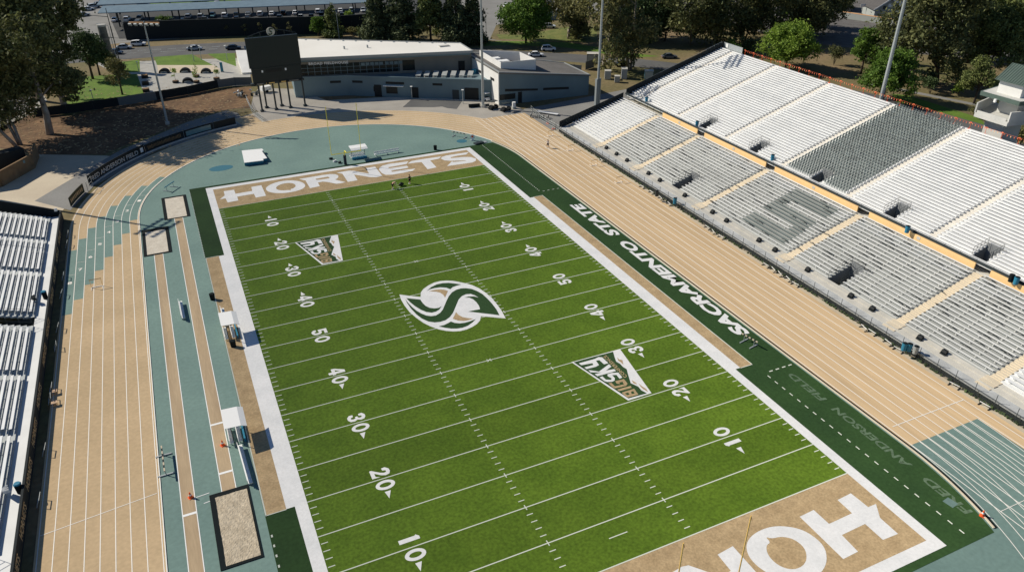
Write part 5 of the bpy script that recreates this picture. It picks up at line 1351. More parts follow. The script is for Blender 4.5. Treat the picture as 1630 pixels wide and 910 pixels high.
for k in range(16): MB().obox((rg.uniform(-2.6,2.6),rg.uniform(-3,3),rg.uniform(.2,.6)),(rg.uniform(.3,1.4),rg.uniform(.2,.6),rg.uniform(.2,.8)),rg.uniform(0,3),rg.uniform(-.3,.3)).build('item', rg.choice((white,steel,dsteel,dsteel,concl,brick)), t)
c = at(424,147); t = thing('white_trailer', 'low white trailer behind the left scoreboard post', 'trailer', (c.x,c.y,.04), R(15)); MB().box(-1.2,-.7,.5,1.2,.7,1.5).build('box', white, t); MB().tube([(0,-.8,.35),(0,.8,.35)], .33, 10).build('wheels', tyre, t)
# training benches on the terrace
tb = None
for k, x in enumerate((667,680,694,708,722,736,749)):
    c = at(x,121.5,4.55)
    if tb is None:
        tb = thing('training_bench', 'tilted grey training bench on the sunlit terrace edge, one of a row of seven', 'training bench', (c.x,c.y,4.5), R(-32), 'row of training benches on the terrace')
        MB().bar((0,-1.1,.45),(0,1.1,1.05),1.25,.10).build('pad', gdeck, tb); MB().bar((-.5,-1.2,0),(-.5,1.0,.9),.08,.08).build('leg', concl, tb); MB().bar((.5,-1.2,0),(.5,1.0,.9),.08,.08).build('leg', concl, tb); MB().box(-.6,-1.3,0,.6,-1.15,.12).build('foot', concl, tb)
    else: dup(tb, (c.x,c.y,4.5))
c = at(757,117,4.5); t = thing('stacked_chairs', 'blue stacked chairs at the right end of the terrace', 'chairs', (c.x,c.y,4.5)); MB().box(-.9,-.4,0,.1,.4,1.1).build('stack', bluep, t); MB().box(.3,-.4,0,1.1,.4,.9).build('stack', blued, t)
c = at(589,150); t = thing('sled', 'teal practice sled in front of the shaded fieldhouse wall', 'sled', (c.x,c.y,.04), R(-25)); MB().box(-1.0,-.6,.2,.7,.6,1.3).build('pad', cart, t); MB().bar((-2.6,0,.3),(-1,0,.5),.3,.1).build('push_bar', cart, t); MB().box(-1,-.7,0,1,.7,.12).build('skid', steel, t)
c = at(725,156); t = thing('ticket_box', 'teal box with pale emblem standing against the shaded fieldhouse wall', 'box', (c.x,c.y,.04), R(-26)); MB().box(-1.1,-.4,0,1.1,.4,1.0).build('box', cart, t); MB().tube([(.1,-.41,.5),(.1,-.43,.5)], .25, 12).build('badge', carw, t)
c = at(686,155); t = thing('metal_bench', 'grey slatted bench against the shaded fieldhouse wall', 'bench', (c.x,c.y,.04), R(-30)); MB().box(-1.6,-.25,.42,1.6,.25,.48).build('seat', steel, t); MB().box(-1.6,.2,.55,1.6,.26,.95).build('backrest', steel, t); MB().box(-1.4,-.2,0,-1.3,.2,.42).build('leg', steel, t); MB().box(1.3,-.2,0,1.4,.2,.42).build('leg', steel, t)
c = at(603,153); t = thing('practice_target', 'black frame standing on the forecourt edge of the building shade', 'frame', (c.x,c.y,.04), R(-20))
for s_ in (-.9,.9): MB().tube([(s_,0,0),(s_,0,2.4)], .04, 6).build('leg', black, t)
MB().box(-1.1,-.3,1.2,1.1,.3,2.4).build('panel', black, t)
# utility yard behind the gym
for x, y, a, b, h, lb, mt in ((944,100,3.6,2.6,2.6,'flat topped grey shed by the foot of the eucalyptus','s'),(967,126,1.6,1.6,2.2,'grey utility cabinet left of the taller pair','c'),(993,125,1.5,2.0,2.6,'tall grey utility cabinet in the middle of the yard','c'),(982,131,1.3,1.3,1.6,'small grey utility cabinet in front of the tall one','c'),(1032,126,2.2,2.0,2.2,'pale green utility cabinet beside the bleacher corner','g')):
    c = at(x,y); t = thing('utility_cabinet' if mt != 's' else 'shed', lb, 'cabinet' if mt != 's' else 'shed', (c.x,c.y,0), R(-30), 'utility cabinets behind the gym' if mt != 's' else None)
    MB().box(-a/2,-b/2,.1,a/2,b/2,h).build('casing', {'s':fabric,'c':concs,'g':cart}[mt], t); MB().box(-a/2-.06,-b/2-.06,h,a/2+.06,b/2+.06,h+.1).build('top', concl, t); MB().box(-a/2+.1,-b/2-.02,.2,a/2-.1,-b/2,h-.2).build('door', steel, t)
for p, q, lb in (((868,112),(925,118),'dark screened fence behind the gym roof edge'),((932,112),(945,108),'short dark fence panel left of the grey shed')):
    a, b = P2(*p), P2(*q); t = thing('yard_fence', lb, 'fence', (*a,0)); MB().bar((*a,1.2),(*b,1.2),.06,2.2).build('screen', fabg, t, True); m = MB()
    for k in range(6): m.tube([(a[0]+(b[0]-a[0])*k/5,a[1]+(b[1]-a[1])*k/5,0),(a[0]+(b[0]-a[0])*k/5,a[1]+(b[1]-a[1])*k/5,2.4)], .05, 5)
    m.build('posts', dsteel, t, True)
for x, y, lb in ((873,31,'white flat topped container left of its twin behind the round tree'),(884,27,'white flat topped container right of its twin behind the round tree')):
    c = at(x,y); t = thing('container', lb, 'container', (c.x,c.y,0), R(-35)); MB().box(-2.6,-1.5,.1,2.6,1.5,2.9).build('casing', grayw2, t); MB().box(-2.75,-1.65,2.9,2.75,1.65,3.1).build('roof', white, t); MB().box(-.5,-1.53,.1,.5,-1.5,2.3).build('door', steel, t)
c = at(1057,34); t = thing('signal_shed', 'small pale shed with pitched roof by the railway', 'shed', (c.x,c.y,0), R(-30)); MB().box(-1.4,-1.2,0,1.4,1.2,2.8).build('wall', concl, t); MB().add([(-1.6,-1.4,2.8),(1.6,-1.4,2.8),(1.6,1.4,2.8),(-1.6,1.4,2.8),(-1.6,0,3.8),(1.6,0,3.8)],[(0,1,5,4),(3,4,5,2),(0,4,3),(1,2,5),(0,3,2,1)]).build('roof', concs, t)
c = at(1046,42); t = thing('equipment_rack', 'grey equipment rack left of the small railway shed', 'equipment', (c.x,c.y,0), R(-30)); MB().box(-2.2,-1,.2,1.6,1,2.2).build('casing', dsteel, t); MB().box(-2.4,-1.1,2.2,-1.2,1.1,3).build('panel', concs, t)
# houses beyond the railway
def house(x, y, w_, d_, h, rise, rz_, label, wall, porch=False):
    t = thing('house', label, 'house', (x,y,0), R(rz_))
    m = MB().prism([(-w_/2,-d_/2),(w_/2,-d_/2),(w_/2,d_/2),(-w_/2,d_/2)],0,h); m.add([(-w_/2,-d_/2,h),(w_/2,-d_/2,h),(0,-d_/2,h+rise),(-w_/2,d_/2,h),(w_/2,d_/2,h),(0,d_/2,h+rise)],[(0,1,2),(4,3,5)]); m.build('wall', wall, t)
    e = .7; k = e*rise/(w_/2)
    r_ = MB().add([(-w_/2-e,-d_/2-e,h-k),(0,-d_/2-e,h+rise),(0,d_/2+e,h+rise),(-w_/2-e,d_/2+e,h-k),(w_/2+e,-d_/2-e,h-k),(w_/2+e,d_/2+e,h-k)]+[(-w_/2-e,-d_/2-e,h-k+.25),(0,-d_/2-e,h+rise+.25),(0,d_/2+e,h+rise+.25),(-w_/2-e,d_/2+e,h-k+.25),(w_/2+e,-d_/2-e,h-k+.25),(w_/2+e,d_/2+e,h-k+.25)],
        [(6,7,8,9),(7,10,11,8),(3,2,1,0),(2,5,4,1),(0,1,7,6),(1,4,10,7),(9,8,2,3),(8,11,5,2),(0,6,9,3),(4,5,11,10)]).build('roof', hroof, t)
    m = MB(); m.bar((-w_/2-e,-d_/2-e-.05,h-k+.1),(0,-d_/2-e-.05,h+rise+.1),.1,.4); m.bar((w_/2+e,-d_/2-e-.05,h-k+.1),(0,-d_/2-e-.05,h+rise+.1),.1,.4); m.build('bargeboard', white, t)
    if porch:
        MB().box(.6,-d_/2-.1,0,1.7,-d_/2,2.3).build('door', white, t); MB().box(2.2,-d_/2-.1,.9,4,-d_/2,2.2).build('window', glass, t); MB().box(-.6,-d_/2-.1,h+.6,.9,-d_/2,h+1.7).build('window', white, t); MB().box(-2.2,-d_/2-.1,h-.3,-1.1,-d_/2,h+.9).build('window', dsteel, t)
        MB().prism([(.2,-d_/2-1.6),(4.6,-d_/2-1.6),(4.6,-d_/2),(.2,-d_/2)],2.7,2.95).build('porch_roof', white, t)
        for xx in (.4,4.4): MB().tube([(xx,-d_/2-1.5,0),(xx,-d_/2-1.5,2.7)], .08, 6).build('porch_post', white, t)
house(235.5, 167.5, 9.5, 12, 3.6, 3.4, -62+35, 'grey gabled house with white porch beyond the graffiti fence', hwall, True)
house(231, 186, 10, 13, 2.9, 1.6, 40, 'low dark shingled house left of the gabled one', grayw)
house(256, 180, 9, 10, 3.2, 2.0, 60, 'pale roofed house behind the gabled one', whitew); house(262, 202, 10, 12, 3.2, 2, 20, 'house with bright walls at the top edge', whitew)
gf = thing('graffiti_fence', 'wooden fence covered with white and blue graffiti below the grey house', 'fence', (222,163,0))
ga, gb = at(1335,28), at(1420,41)
def gp_(t): return (ga.x+(gb.x-ga.x)*t, ga.y+(gb.y-ga.y)*t)
MB().bar((*gp_(0),1.0),(*gp_(1),1.0),.12,2.0).build('boards', hwall, gf, True); MB().bar((*gp_(0),2.1),(*gp_(1),2.1),.2,.25).build('cap', peach, gf, True)
dv = Vector((gb.y-ga.y, -(gb.x-ga.x), 0)).normalized()*-.09
rg = random.Random(11)
for t0, t1, mt in ((.08,.45,white),(.48,.72,bluep),(.78,.97,grayw2)):
    m = MB(); 
    if mt is bluep: a, b = gp_(t0), gp_(t1); m.bar((a[0]+dv.x,a[1]+dv.y,1.0),(b[0]+dv.x,b[1]+dv.y,1.0),.02,1.5)
    else:
        for k in range(14):
            u = rg.uniform(t0,t1-.05); a, b = gp_(u), gp_(min(t1,u+rg.uniform(.01,.07))); m.bar((a[0]+dv.x,a[1]+dv.y,rg.uniform(.3,1.7)),(b[0]+dv.x,b[1]+dv.y,rg.uniform(.3,1.7)),.02,.22)
    m.build('graffiti', mt, gf, True)
c = at(1371,24); t = thing('basketball_hoop', 'white basketball backboard behind the graffiti fence', 'basketball hoop', (c.x,c.y,0), R(-27)); MB().tube([(0,.2,0),(0,.2,3.2)], .07, 6).build('pole', dsteel, t); MB().box(-.9,-.03,2.7,.9,.03,3.8).build('backboard', white, t); MB().tube([(0,-.1,3.0),(0,-.5,3.0)], .03, 5).build('rim', orange, t)
car(1388,6,30,'pickup',carw,'white truck parked behind the gabled house')

# ================================================================= TREES AND PLANTS
def leaves(blobs, n, size, seed, clump=26, spread=.24, flat=.55):
    rg = np.random.default_rng(seed)
    B_ = np.array([b[:3] for b in blobs], float); Rr = np.array([b[3] for b in blobs], float)
    Zs = np.array([b[4] if len(b) > 4 else .85 for b in blobs], float)
    pw_ = Rr**2/np.sum(Rr**2)
    cl_b = rg.choice(len(B_), size=clump*len(B_), p=pw_)
    d = rg.normal(size=(len(cl_b),3)); d /= np.linalg.norm(d, axis=1)[:,None]
    rad = rg.uniform(.35,1.0,len(cl_b))**.6
    cc = B_[cl_b] + d*(rad*Rr[cl_b])[:,None]*np.c_[np.ones(len(cl_b)),np.ones(len(cl_b)),Zs[cl_b]]
    cs_ = Rr[cl_b]*spread*rg.uniform(.6,1.3,len(cl_b))
    k = rg.integers(0, len(cc), n)
    p = cc[k] + rg.normal(size=(n,3))*cs_[k][:,None]*np.array([1,1,.75])
    u = rg.normal(size=(n,3)); u /= np.linalg.norm(u, axis=1)[:,None]
    v = rg.normal(size=(n,3)); v -= u*np.sum(u*v,axis=1)[:,None]; v /= np.linalg.norm(v,axis=1)[:,None]
    s_ = size*rg.uniform(.55,1.35,n)[:,None]
    u *= s_; v *= s_*flat
    V = np.stack([p-u, p-v*.9+u*.1, p+u, p+v*.9+u*.1], 1).reshape(-1,3)
    return V, n
def leaf_obj(name, V, n, mat, parent):
    me = bpy.data.meshes.new(name)
    me.vertices.add(4*n); me.vertices.foreach_set('co', V.astype(np.float32).ravel())
    me.loops.add(4*n); me.loops.foreach_set('vertex_index', np.arange(4*n, dtype=np.int32))
    me.polygons.add(n); me.polygons.foreach_set('loop_start', np.arange(0,4*n,4, dtype=np.int32)); me.polygons.foreach_set('loop_total', np.full(n,4,dtype=np.int32))
    me.update(calc_edges=True); me.materials.append(mat)
    o = bpy.data.objects.new(name, me); COL.objects.link(o); o.parent = parent; return o
def tree(name, label, x, y, h, cr, kind, seed, mat, group=None, lean=(0,0), n=None, bk=None, trunks=1, base_h=None, at_px=True):
    c = at(x,y) if at_px else Vector((x,y,0))
    t = thing(name, label, 'tree' if kind not in ('bush',) else 'bush', (c.x,c.y,0), 0, group)
    rg = random.Random(seed); m = MB(); blobs = []
    if kind == 'euc':
        bh = base_h or .34
        for q in range(trunks):
            a0 = rg.uniform(0,6.28); off = .0 if trunks == 1 else .5
            bx, by = math.cos(a0)*off, math.sin(a0)*off
            sp = (.10 if trunks == 1 else .22)*h
            mx, my = bx+lean[0]*.5+math.cos(a0)*sp*.4*(trunks > 1), by+lean[1]*.5+math.sin(a0)*sp*.4*(trunks > 1)
            tx, ty = lean[0]+math.cos(a0)*sp*(trunks > 1), lean[1]+math.sin(a0)*sp*(trunks > 1)
            r0 = h*.021/(trunks**.4)
            m.tube([(bx,by,0),(bx+(mx-bx)*.4+rg.uniform(-.3,.3),by+(my-by)*.4,h*.15),(mx,my,h*bh),(mx+(tx-mx)*.5+rg.uniform(-.5,.5),my+(ty-my)*.5,h*.62),(tx,ty,h*.9)], [r0*1.25,r0,r0*.8,r0*.5,r0*.15], 8)
            nb_ = max(5, int(9/trunks))
            for k in range(nb_):
                f = bh+(.93-bh)*(k+.3)/nb_; a = rg.uniform(0,6.28); L = cr*rg.uniform(.45,.95)*(1-.35*abs(f-.62)/.4)
                px_, py_ = mx+(tx-mx)*(f-bh)/(1-bh), my+(ty-my)*(f-bh)/(1-bh)
                e = (px_+math.cos(a)*L, py_+math.sin(a)*L, h*f+rg.uniform(.02,.10)*h)
                m.tube([(px_,py_,h*f*.93),((px_+e[0])/2,(py_+e[1])/2,(h*f*.93+e[2])/2+.3),e], [r0*.38,r0*.26,r0*.08], 5)
                blobs.append((*e, cr*rg.uniform(.40,.58), .85)); 
                if rg.random() < .7: blobs.append((e[0]+rg.uniform(-1,1)*cr*.3, e[1]+rg.uniform(-1,1)*cr*.3, e[2]-rg.uniform(.05,.14)*h, cr*rg.uniform(.2,.34), 1.0))
            blobs.append((tx,ty,h*.90,cr*.45,.9))
        n = n or int(900*len(blobs)**.5*cr**.6)
        n = int(n*1.3); V, n = leaves(blobs, n, .21+.026*cr, seed, 22, .22, .55); bk = bk or barkp
    elif kind == 'round':
        m.tube([(0,0,0),(.05,.05,h*.22),(0,0,h*.5),(0,0,h*.8)], [h*.026,h*.02,h*.014,h*.004], 8)
        for k in range(16):
            a = rg.uniform(0,6.28); f = rg.uniform(.36,.9); L = cr*(.95 if f < .6 else .75-(f-.6))*rg.uniform(.55,.85)
            e = (math.cos(a)*L, math.sin(a)*L, h*f); blobs.append((*e, cr*rg.uniform(.30,.46), .85))
            if k < 9: m.tube([(0,0,h*.25+h*.02*k),(e[0]*.5,e[1]*.5,h*(.3+f)/2),e], [h*.011,h*.008,h*.003], 5)
        blobs.append((0,0,h*.84,cr*.5,.8)); blobs.append((0,0,h*.6,cr*.6,.8))
        n = int((n or 5200)*1.35); V, n = leaves(blobs, n, .17+.022*cr, seed, 26, .20, .6); bk = bk or bark
    elif kind == 'conifer':
        m.tube([(0,0,0),(0,0,h*.6),(0,0,h)], [h*.018,h*.011,.03], 7)
        L_n = int(h/1.0)
        for k in range(L_n):
            f = (base_h or .10)+(1-(base_h or .10))*k/L_n; rr_ = cr*(1-f)**.75*rg.uniform(.75,1.15)+.3
            for q in range(5 if f < .7 else 3):
                a = rg.uniform(0,6.28); e = (math.cos(a)*rr_*.7, math.sin(a)*rr_*.7, h*f-rr_*.12); blobs.append((*e, rr_*.42+.15, .55))
                if q < 2: m.tube([(0,0,h*f),e], [.06,.02], 4)
        n = int((n or 3600)*1.5); V, n = leaves(blobs, n, .22+.013*h, seed, 8, .3, .5); bk = bk or bark
    elif kind == 'bush':
        m.tube([(0,0,0),(0,0,h*.6)], [.08,.03], 5); 
        for k in range(7):
            a = rg.uniform(0,6.28); L = cr*rg.uniform(.1,.7); e = (math.cos(a)*L, math.sin(a)*L, h*rg.uniform(.35,.75)); blobs.append((*e, cr*rg.uniform(.35,.55), .8)); m.tube([(0,0,.1),e], [.05,.02], 4)
        n = n or 1400; V, n = leaves(blobs, n, .14+.03*cr, seed, 20, .28, .6); bk = bk or bark
    else:                                   # slender sapling
        m.tube([(0,0,0),(.03,0,h*.5),(0,0,h*.95)], [.05,.035,.015], 6)
        for k in range(6): a = rg.uniform(0,6.28); f = rg.uniform(.45,.95); blobs.append((math.cos(a)*cr*.5, math.sin(a)*cr*.5, h*f, cr*.42, 1.1)); m.tube([(0,0,h*f*.85),(math.cos(a)*cr*.5,math.sin(a)*cr*.5,h*f)], [.02,.01], 4)
        n = n or 260; V, n = leaves(blobs, n, .16, seed, 10, .35, .6); bk = bk or bark
    m.build('trunk', bk, t, smooth=True); V[:,2] = np.maximum(V[:,2], .15)
    leaf_obj('crown', V, n, mat, t); return t
E_ = 'eucalyptus'
tree('eucalyptus_tree','eucalyptus leaning in from the left edge with pale forked trunk',30,232,24,7.0,'euc',1,leafE2,'eucalyptus on the mulch slope',(-5,1.5),14000,trunks=3,base_h=.22)
tree('eucalyptus_tree','tall eucalyptus with curved pale trunk in the middle of the mulch slope',80,214,30,8.2,'euc',2,leafE,'eucalyptus on the mulch slope',(.5,3.0),22000,base_h=.25)
tree('eucalyptus_tree','dense eucalyptus with thick dark trunk beside the windscreen fence',105,179,29,8.6,'euc',3,leafE,'eucalyptus on the mulch slope',(.5,1),22000,base_h=.22)
tree('eucalyptus_tree','thin crowned eucalyptus behind the dense one at the upper left',60,160,30,8.0,'euc',31,leafE2,'eucalyptus on the mulch slope',(-1,0),10000,base_h=.32)
tree('street_tree','dark round headed tree left of the column tower, the larger of the pair',148,126,13.5,4.6,'round',4,leafD,'park trees')
tree('street_tree','smaller dark tree right beside the column tower',159,120,10.5,3.6,'round',5,leafD,'park trees')
tree('park_tree','young loose tree on the park lawn throwing a long shadow',195,151,9.5,3.0,'round',6,leafE2,'park trees',n=1500)
tree('park_tree','small dark tree in front of the column tower',181,116,5.5,2.2,'round',7,leafE2,'park trees',n=1800)
tree('park_tree','thin park tree near the eucalyptus trunks',122,158,8,2.6,'round',8,leafE,'park trees',n=1500)
for k, (x, y, lb) in enumerate(((280,131,'leafy sapling in a dark tub at the left of the plaza'),(313,122,'nearly bare sapling in a dark tub in the middle of the plaza'),(345,126,'leafy sapling in a dark tub at the right of the plaza'),(313,131,'low sapling in the tub nearest the fence on the plaza'))):
    tree('sapling', lb, x, y, 3.6, .9, 'sap', 20+k, leafY, 'saplings on the plaza', n=240 if k != 1 else 60)
    c = at(x,y+1); t = thing('tree_tub', ('low dark tub under the '+['left leafy','bare middle','right leafy','nearest low'][k]+' sapling on the plaza'), 'planter', (c.x,c.y,.02), 0, 'tree tubs on the plaza'); MB().prism([(.8*math.cos(q*.785),.8*math.sin(q*.785)) for q in range(8)], .0, .55).build('tub', black, t); MB().prism([(.7*math.cos(q*.785),.7*math.sin(q*.785)) for q in range(8)], .55, .58).build('soil', mulch, t)
for k, x in enumerate((286,312,338,364,390,416,440,462)):
    tree('young_tree', 'thin bare young tree standing before the dark retaining wall', x, 58, 3.8+.4*(k%3), 1.0, 'sap', 40+k, leafE2, 'young trees before the retaining wall', n=160)
tree('bushy_tree','bushy young tree left of the lamp pole before the dark wall',507,58,6,2.6,'round',50,leafG,'trees behind the fieldhouse',n=2200)
tree('conifer_tree','yellow green conifer right of the lamp pole before the dark wall',531,59,11,3.2,'conifer',51,leafR,'trees behind the fieldhouse')
tree('small_tree','small yellow green tree on the bank behind the fieldhouse',557,47,6,2,'round',52,leafY,'trees behind the fieldhouse',n=1200)
for k, (x, y, h, cr, lb) in enumerate(((604,64,19,5.2,'dark conifer at the left of the row behind the fieldhouse roof'),(643,66,21,5.8,'dark conifer second from left behind the fieldhouse roof'),(686,68,21,5.0,'tall conifer with bare dark stem behind the fieldhouse roof'),(727,70,20,5.6,'dense dark conifer behind the right end of the fieldhouse roof'),(752,68,18,4.4,'dark conifer next to the light mast behind the fieldhouse'))):
    tree('conifer_tree', lb, x, y, h, cr, 'conifer', 60+k, leafC if k != 2 else leafR, 'conifers behind the fieldhouse', n=6000, base_h=.06 if k != 2 else .3)
for k in range(12):
    x = 560+k*15; tree('shrub', 'low scrubby shrub on the bank behind the fieldhouse', x, 56+rr.uniform(-4,4), 2.6, 1.9, 'bush', 80+k, rr.choice((leafR,leafG,leafE2)), 'shrubs on the bank', n=700)
tree('shade_tree','round bright green shade tree standing on the verge beyond the gym',837,69,14.5,8.2,'round',90,leafG,None,n=15000)
# eucalyptus belt from the gym to the right edge
eu = [(960,110,23,8.8,'tall eucalyptus with white branching trunk behind the grey shed',leafE2,'p'),(905,62,20,9.4,'broad olive eucalyptus right of the white containers',leafE2,'p'),(1003,112,26,6.9,'eucalyptus with twin pale stems beside the utility cabinets',leafE,'p'),
 (1010,66,14,8.1,'dark spreading tree behind the twin stemmed eucalyptus',leafD,'d'),(1058,66,13,6.2,'small round dark tree below the railway shed',leafD,'d'),(1100,70,20,10.0,'broad eucalyptus with white bare limbs above the bleacher corner',leafE,'p'),(1136,74,18,8.1,'dense eucalyptus touching the top corner of the bleachers',leafE,'p'),
 (1183,66,20,9.4,'eucalyptus with a dark fan of trunks on the dry grass',leafE,'d'),(1237,55,20,9.4,'dark eucalyptus behind the bright green tree',leafE,'d'),(1290,60,19,9.4,'eucalyptus with pale leaning trunk right of the bright green tree',leafE,'p'),(1312,45,16,6.9,'dark eucalyptus left of the grey gabled house',leafE,'d'),
 (1448,134,28,8.8,'eucalyptus with bright peeling trunk right of the tall light mast',leafE,'p'),(1493,134,30,10.6,'very tall dark eucalyptus left of the press tower',leafE,'d'),(1540,100,27,10.6,'tall dark eucalyptus at the top right',leafE,'d')]
for k, (x, y, h, cr, lb, mt, b_) in enumerate(eu):
    tree('eucalyptus_tree' if mt is not leafD else 'dark_tree', lb, x, y, h, cr, 'euc', 100+k, mt, 'tree belt behind the bleachers', (rr.uniform(-1.5,1.5),rr.uniform(-1,1)), int((4000 if k in (0,2,5,11) else 7200)*cr/6.5), bk=barkp if b_ == 'p' else bark, trunks=2 if k in (2,7,12) else 1, base_h={11:.32,12:.2}.get(k,.14))
tree('large_tree','huge mixed green tree filling the right edge behind the press tower',1610,128,26,11.5,'round',130,leafR,'tree belt behind the bleachers',n=17000)
tree('large_tree','broad green tree left of the huge one above the press tower',1560,135,19,7.5,'round',131,leafR,'tree belt behind the bleachers',n=8000)
tree('leafy_tree','bright spring green tree rising behind the far bleacher corner',1250,110,11,7.4,'round',132,leafY,'bright trees behind the bleachers',n=15000)
tree('leafy_tree','green tree left of the tall light mast, the taller of the pair',1370,118,12.5,3.8,'round',133,leafG,'bright trees behind the bleachers',n=5000)
tree('leafy_tree','broad green tree round the foot of the tall light mast',1405,160,11.5,6.4,'round',134,leafG,'bright trees behind the bleachers',n=11000)
tree('leafy_tree','pale spring tree left of the press tower',1550,165,11,4.2,'round',135,leafR,'bright trees behind the bleachers',n=3500)
tree('conifer_tree','slim dark conifer left of the tall light mast',1394,100,14,3.4,'conifer',136,leafC,'tree belt behind the bleachers')
tree('conifer_tree','small dark conifer right of the tall light mast',1428,112,10,2.8,'conifer',137,leafC,'tree belt behind the bleachers',n=2600)
for k, (x, y, h, cr, mt, lb) in enumerate(((1190,84,4.5,3,leafD,'dark shrub behind the far bleacher corner'),(1165,88,4,3,leafG,'green shrub at the far bleacher corner'),(1327,104,6,2.4,leafE,'grey green bush in the tree shade right of the bright green tree'),(1470,140,5,2.2,leafD,'dark bush below the tall eucalyptus pair'),(1480,150,5.5,2.2,leafD,'second dark bush below the tall eucalyptus pair'),(1520,140,7,3,leafD,'dark bush left of the pale spring tree'),(1525,152,4,2,leafY,'yellow green bush beside the path'),(1555,188,4,2.2,leafE2,'olive bush left of the press tower stem'),(1622,236,6,2.6,leafE2,'olive bush right of the press tower stem'),(1080,50,6,3.5,leafE,'grey bush right of the railway shed'),(1130,52,8,4,leafE,'grey green bush between the eucalyptus at the top'))):
    tree('bush', lb, x, y, h, cr, 'bush', 150+k, mt, 'bushes behind the bleachers')
for k, (x, y, lb) in enumerate(((262,38,'scrub tree on the bed between the carports'),(320,12,'second scrub tree on the bed between the carports'))):
    tree('bush', lb, x, y, 3, 3, 'bush', 170+k, leafG, 'bushes in the car park')
MB().sheet([(-3,303),(30,295),(31,300),(-2,308)], .02).build('car_park_bed', lawn, **ST)
# far wood at the top edge
V, n_ = leaves([(80+k*19+rr.uniform(-5,5), 345-k*9+rr.uniform(-12,12), 7, 10, .8) for k in range(14)], 9000, .5, 77, 20, .26)
fw = leaf_obj('far_wood', V, n_, leafE, None); tag(fw, 'dark belt of distant trees along the top edge', 'wood', kind='stuff')
# leaf litter and straw on the slope
m = MB(); rg = random.Random(21)
for k in range(1500):
    p = at(rg.uniform(20,395), rg.uniform(138,245)); 
    if p.x < -38 or p.y < 122: continue
    s_ = rg.uniform(.08,.3); m.obox((p.x,p.y,.03), (s_*rg.uniform(1,3),s_,.03), rg.uniform(0,3))
m.build('bark_litter', tturf, None, kind='stuff', label='pale bark litter scattered over the mulch slope', cat='litter')
# ================================================================= PEOPLE
def skin_mesh(js, es, name, mat, parent):
    me = bpy.data.meshes.new(name); me.from_pydata([j[:3] for j in js], es, []); o = bpy.data.objects.new(name, me); COL.objects.link(o)
    sk = o.modifiers.new('s','SKIN'); sv = me.skin_vertices[0].data
    for i, j in enumerate(js): sv[i].radius = (j[3], j[3] if len(j) < 5 else j[4]); sv[i].use_root = (i == 0)
    sub = o.modifiers.new('u','SUBSURF'); sub.levels = 2; sub.render_levels = 2
    bpy.context.view_layer.update(); m2 = bpy.data.meshes.new_from_object(o.evaluated_get(bpy.context.evaluated_depsgraph_get()))
    bpy.data.objects.remove(o); m2.materials.clear(); m2.materials.append(mat); m2.polygons.foreach_set('use_smooth',[True]*len(m2.polygons))
    o = bpy.data.objects.new(name, m2); COL.objects.link(o); o.parent = parent; return o
def body(kind):
    """joints of a standing, walking or bending figure, facing +x"""
    if kind == 'bend':
        J = [(0,0,.92,.15),(.22,0,1.08,.15),(.46,0,1.12,.155),(.58,0,1.10,.07),(.68,0,1.06,.105),(.72,0,1.03,.09),
             (-.02,.11,.86,.11),(.10,.15,.46,.075),(-.02,.16,.07,.05),(.12,.17,.04,.045),(-.02,-.11,.86,.11),(-.18,-.15,.46,.075),(-.30,-.16,.08,.05),(-.18,-.17,.04,.045),
             (.46,.20,1.08,.06),(.52,.23,.80,.045),(.55,.20,.56,.035),(.57,.19,.48,.04),(.46,-.20,1.08,.06),(.50,-.23,.80,.045),(.54,-.20,.56,.035),(.56,-.19,.48,.04)]
    else:
        w_ = .16 if kind == 'walk' else .0
        J = [(0,0,.95,.15,.12),(0,0,1.18,.15,.12),(.01,0,1.38,.17,.12),(.02,0,1.53,.06),(.03,0,1.66,.10),(.03,0,1.75,.085),
             (0,.10,.88,.10),(w_,.11,.48,.075),(w_*1.2,.11,.08,.05),(w_*1.2+.14,.12,.04,.045),(0,-.10,.88,.10),(-w_*.7,-.11,.48,.075),(-w_*1.9,-.11,.09,.05),(-w_*1.9+.13,-.12,.04,.045),
             (0,.20,1.40,.06),(-w_*.8,.25,1.12,.045),(-w_*.4+.1,.25,.88,.035),(-w_*.4+.13,.25,.79,.04),(0,-.20,1.40,.06),(w_*.8,-.25,1.12,.045),(w_+.12,-.25,.90,.035),(w_+.16,-.25,.82,.04)]
    E2 = [(0,1),(1,2),(2,3),(3,4),(4,5),(0,6),(6,7),(7,8),(8,9),(0,10),(10,11),(11,12),(12,13),(2,14),(14,15),(15,16),(16,17),(2,18),(18,19),(19,20),(20,21)]
    return J, E2
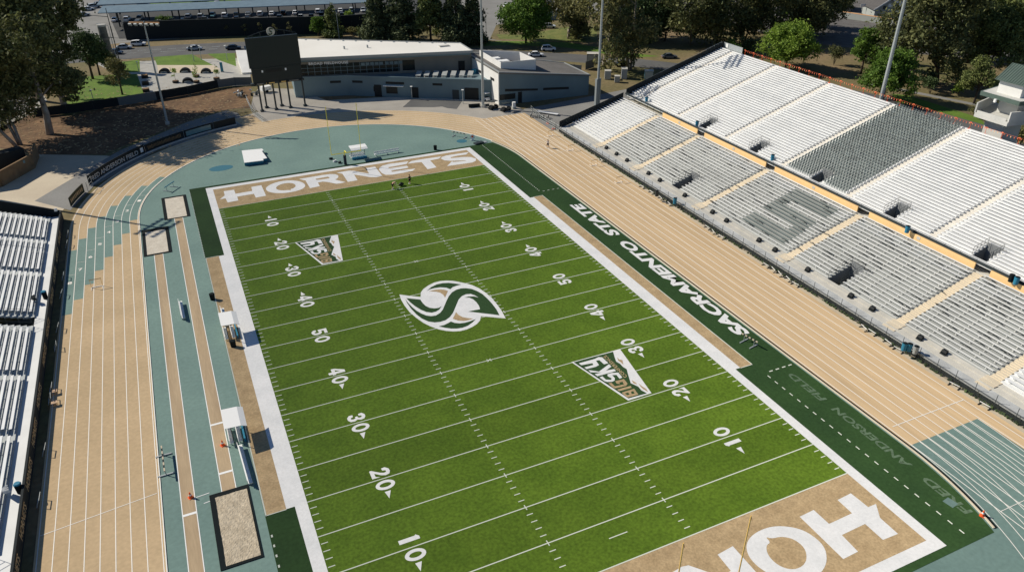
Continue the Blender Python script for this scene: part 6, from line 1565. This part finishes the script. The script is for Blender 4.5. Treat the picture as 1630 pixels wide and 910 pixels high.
def person(x, y, rz_, kind, label, top, legs, hair, shirtless=False):
    c = at(x,y); t = thing('person', label, 'person', (c.x,c.y,.075), R(rz_))
    J, E2 = body(kind); skin_mesh(J, E2, 'body', skin, t)
    def grow(idx, es, add, name, mat, cut=None):
        js = []
        for i in idx:
            j = list(J[i]); j[3] += add; 
            if len(j) > 4: j[4] += add
            js.append(j)
        skin_mesh(js, es, name, mat, t)
    if not shirtless: grow([1,0,2,14,15,18,19], [(0,1),(0,2),(2,3),(3,4),(2,5),(5,6)], .022, 'shirt', top)
    grow([0,6,7,10,11], [(0,1),(1,2),(0,3),(3,4)], .022, 'shorts', legs)
    h = Vector(J[4][:3]); d = (Vector(J[5][:3])-h)
    m = MB(); q = h+d*.75+Vector((-.03,0,.02)); m.tube([q-Vector((0,0,.05)),q+Vector((0,0,.02)),q+Vector((0,0,.08))], [.108,.10,.045], 10); m.build('hair', hair, t, smooth=True)
    f = h+Vector((.085,0,.01))
    m = MB()
    for s_ in (-.035,.035): m.obox((f.x+.01,s_,f.z+.02),(.02,.025,.015))
    m.build('eyes', black, t); MB().obox((f.x+.022,0,f.z-.015),(.03,.025,.045)).build('nose', skin, t)
    for i in (9,13): j = J[i]; MB().obox((j[0]-.03,j[1],.045),(.28,.1,.09)).build('shoe', white, t)
    for i in (17,21):                    # fingers
        j = J[i]
        for k in range(4): MB().tube([(j[0],j[1]-.03+.02*k,j[2]),(j[0]+.02,j[1]-.03+.02*k,j[2]-.05),(j[0]+.03,j[1]-.03+.02*k,j[2]-.085+.006*abs(k-1.5))], [.011,.010,.008], 5).build('finger', skin, t)
        MB().tube([(j[0]+.02,j[1],j[2]+.01),(j[0]+.06,j[1],j[2]-.03)], [.012,.009], 5).build('thumb', skin, t)
    return t
person(625.5,301,20,'bend','shirtless person in dark shorts bending forward on the far five yard line',None,cloth_k,cloth_t,True)
person(652.5,293,120,'stand','person in dark clothes standing on the field by the far goal line',cloth_k,cloth_k,cloth_k)
person(872,236,100,'walk','person in a white shirt and dark shorts walking on the far right straight',cloth_w,cloth_k,cloth_k)
c = at(639,296.5); t = thing('ball_bag','black bag of balls lying on the field between the two people','bag',(c.x,c.y,.075),.3); MB().tube([(-.45,0,.3),(0,0,.36),(.45,0,.28)], [.2,.34,.2], 10).build('bag_body', black, t, smooth=True); MB().tube([(-.3,0,.5),(0,0,.75),(.3,0,.5)], .025, 5).build('handle', black, t)
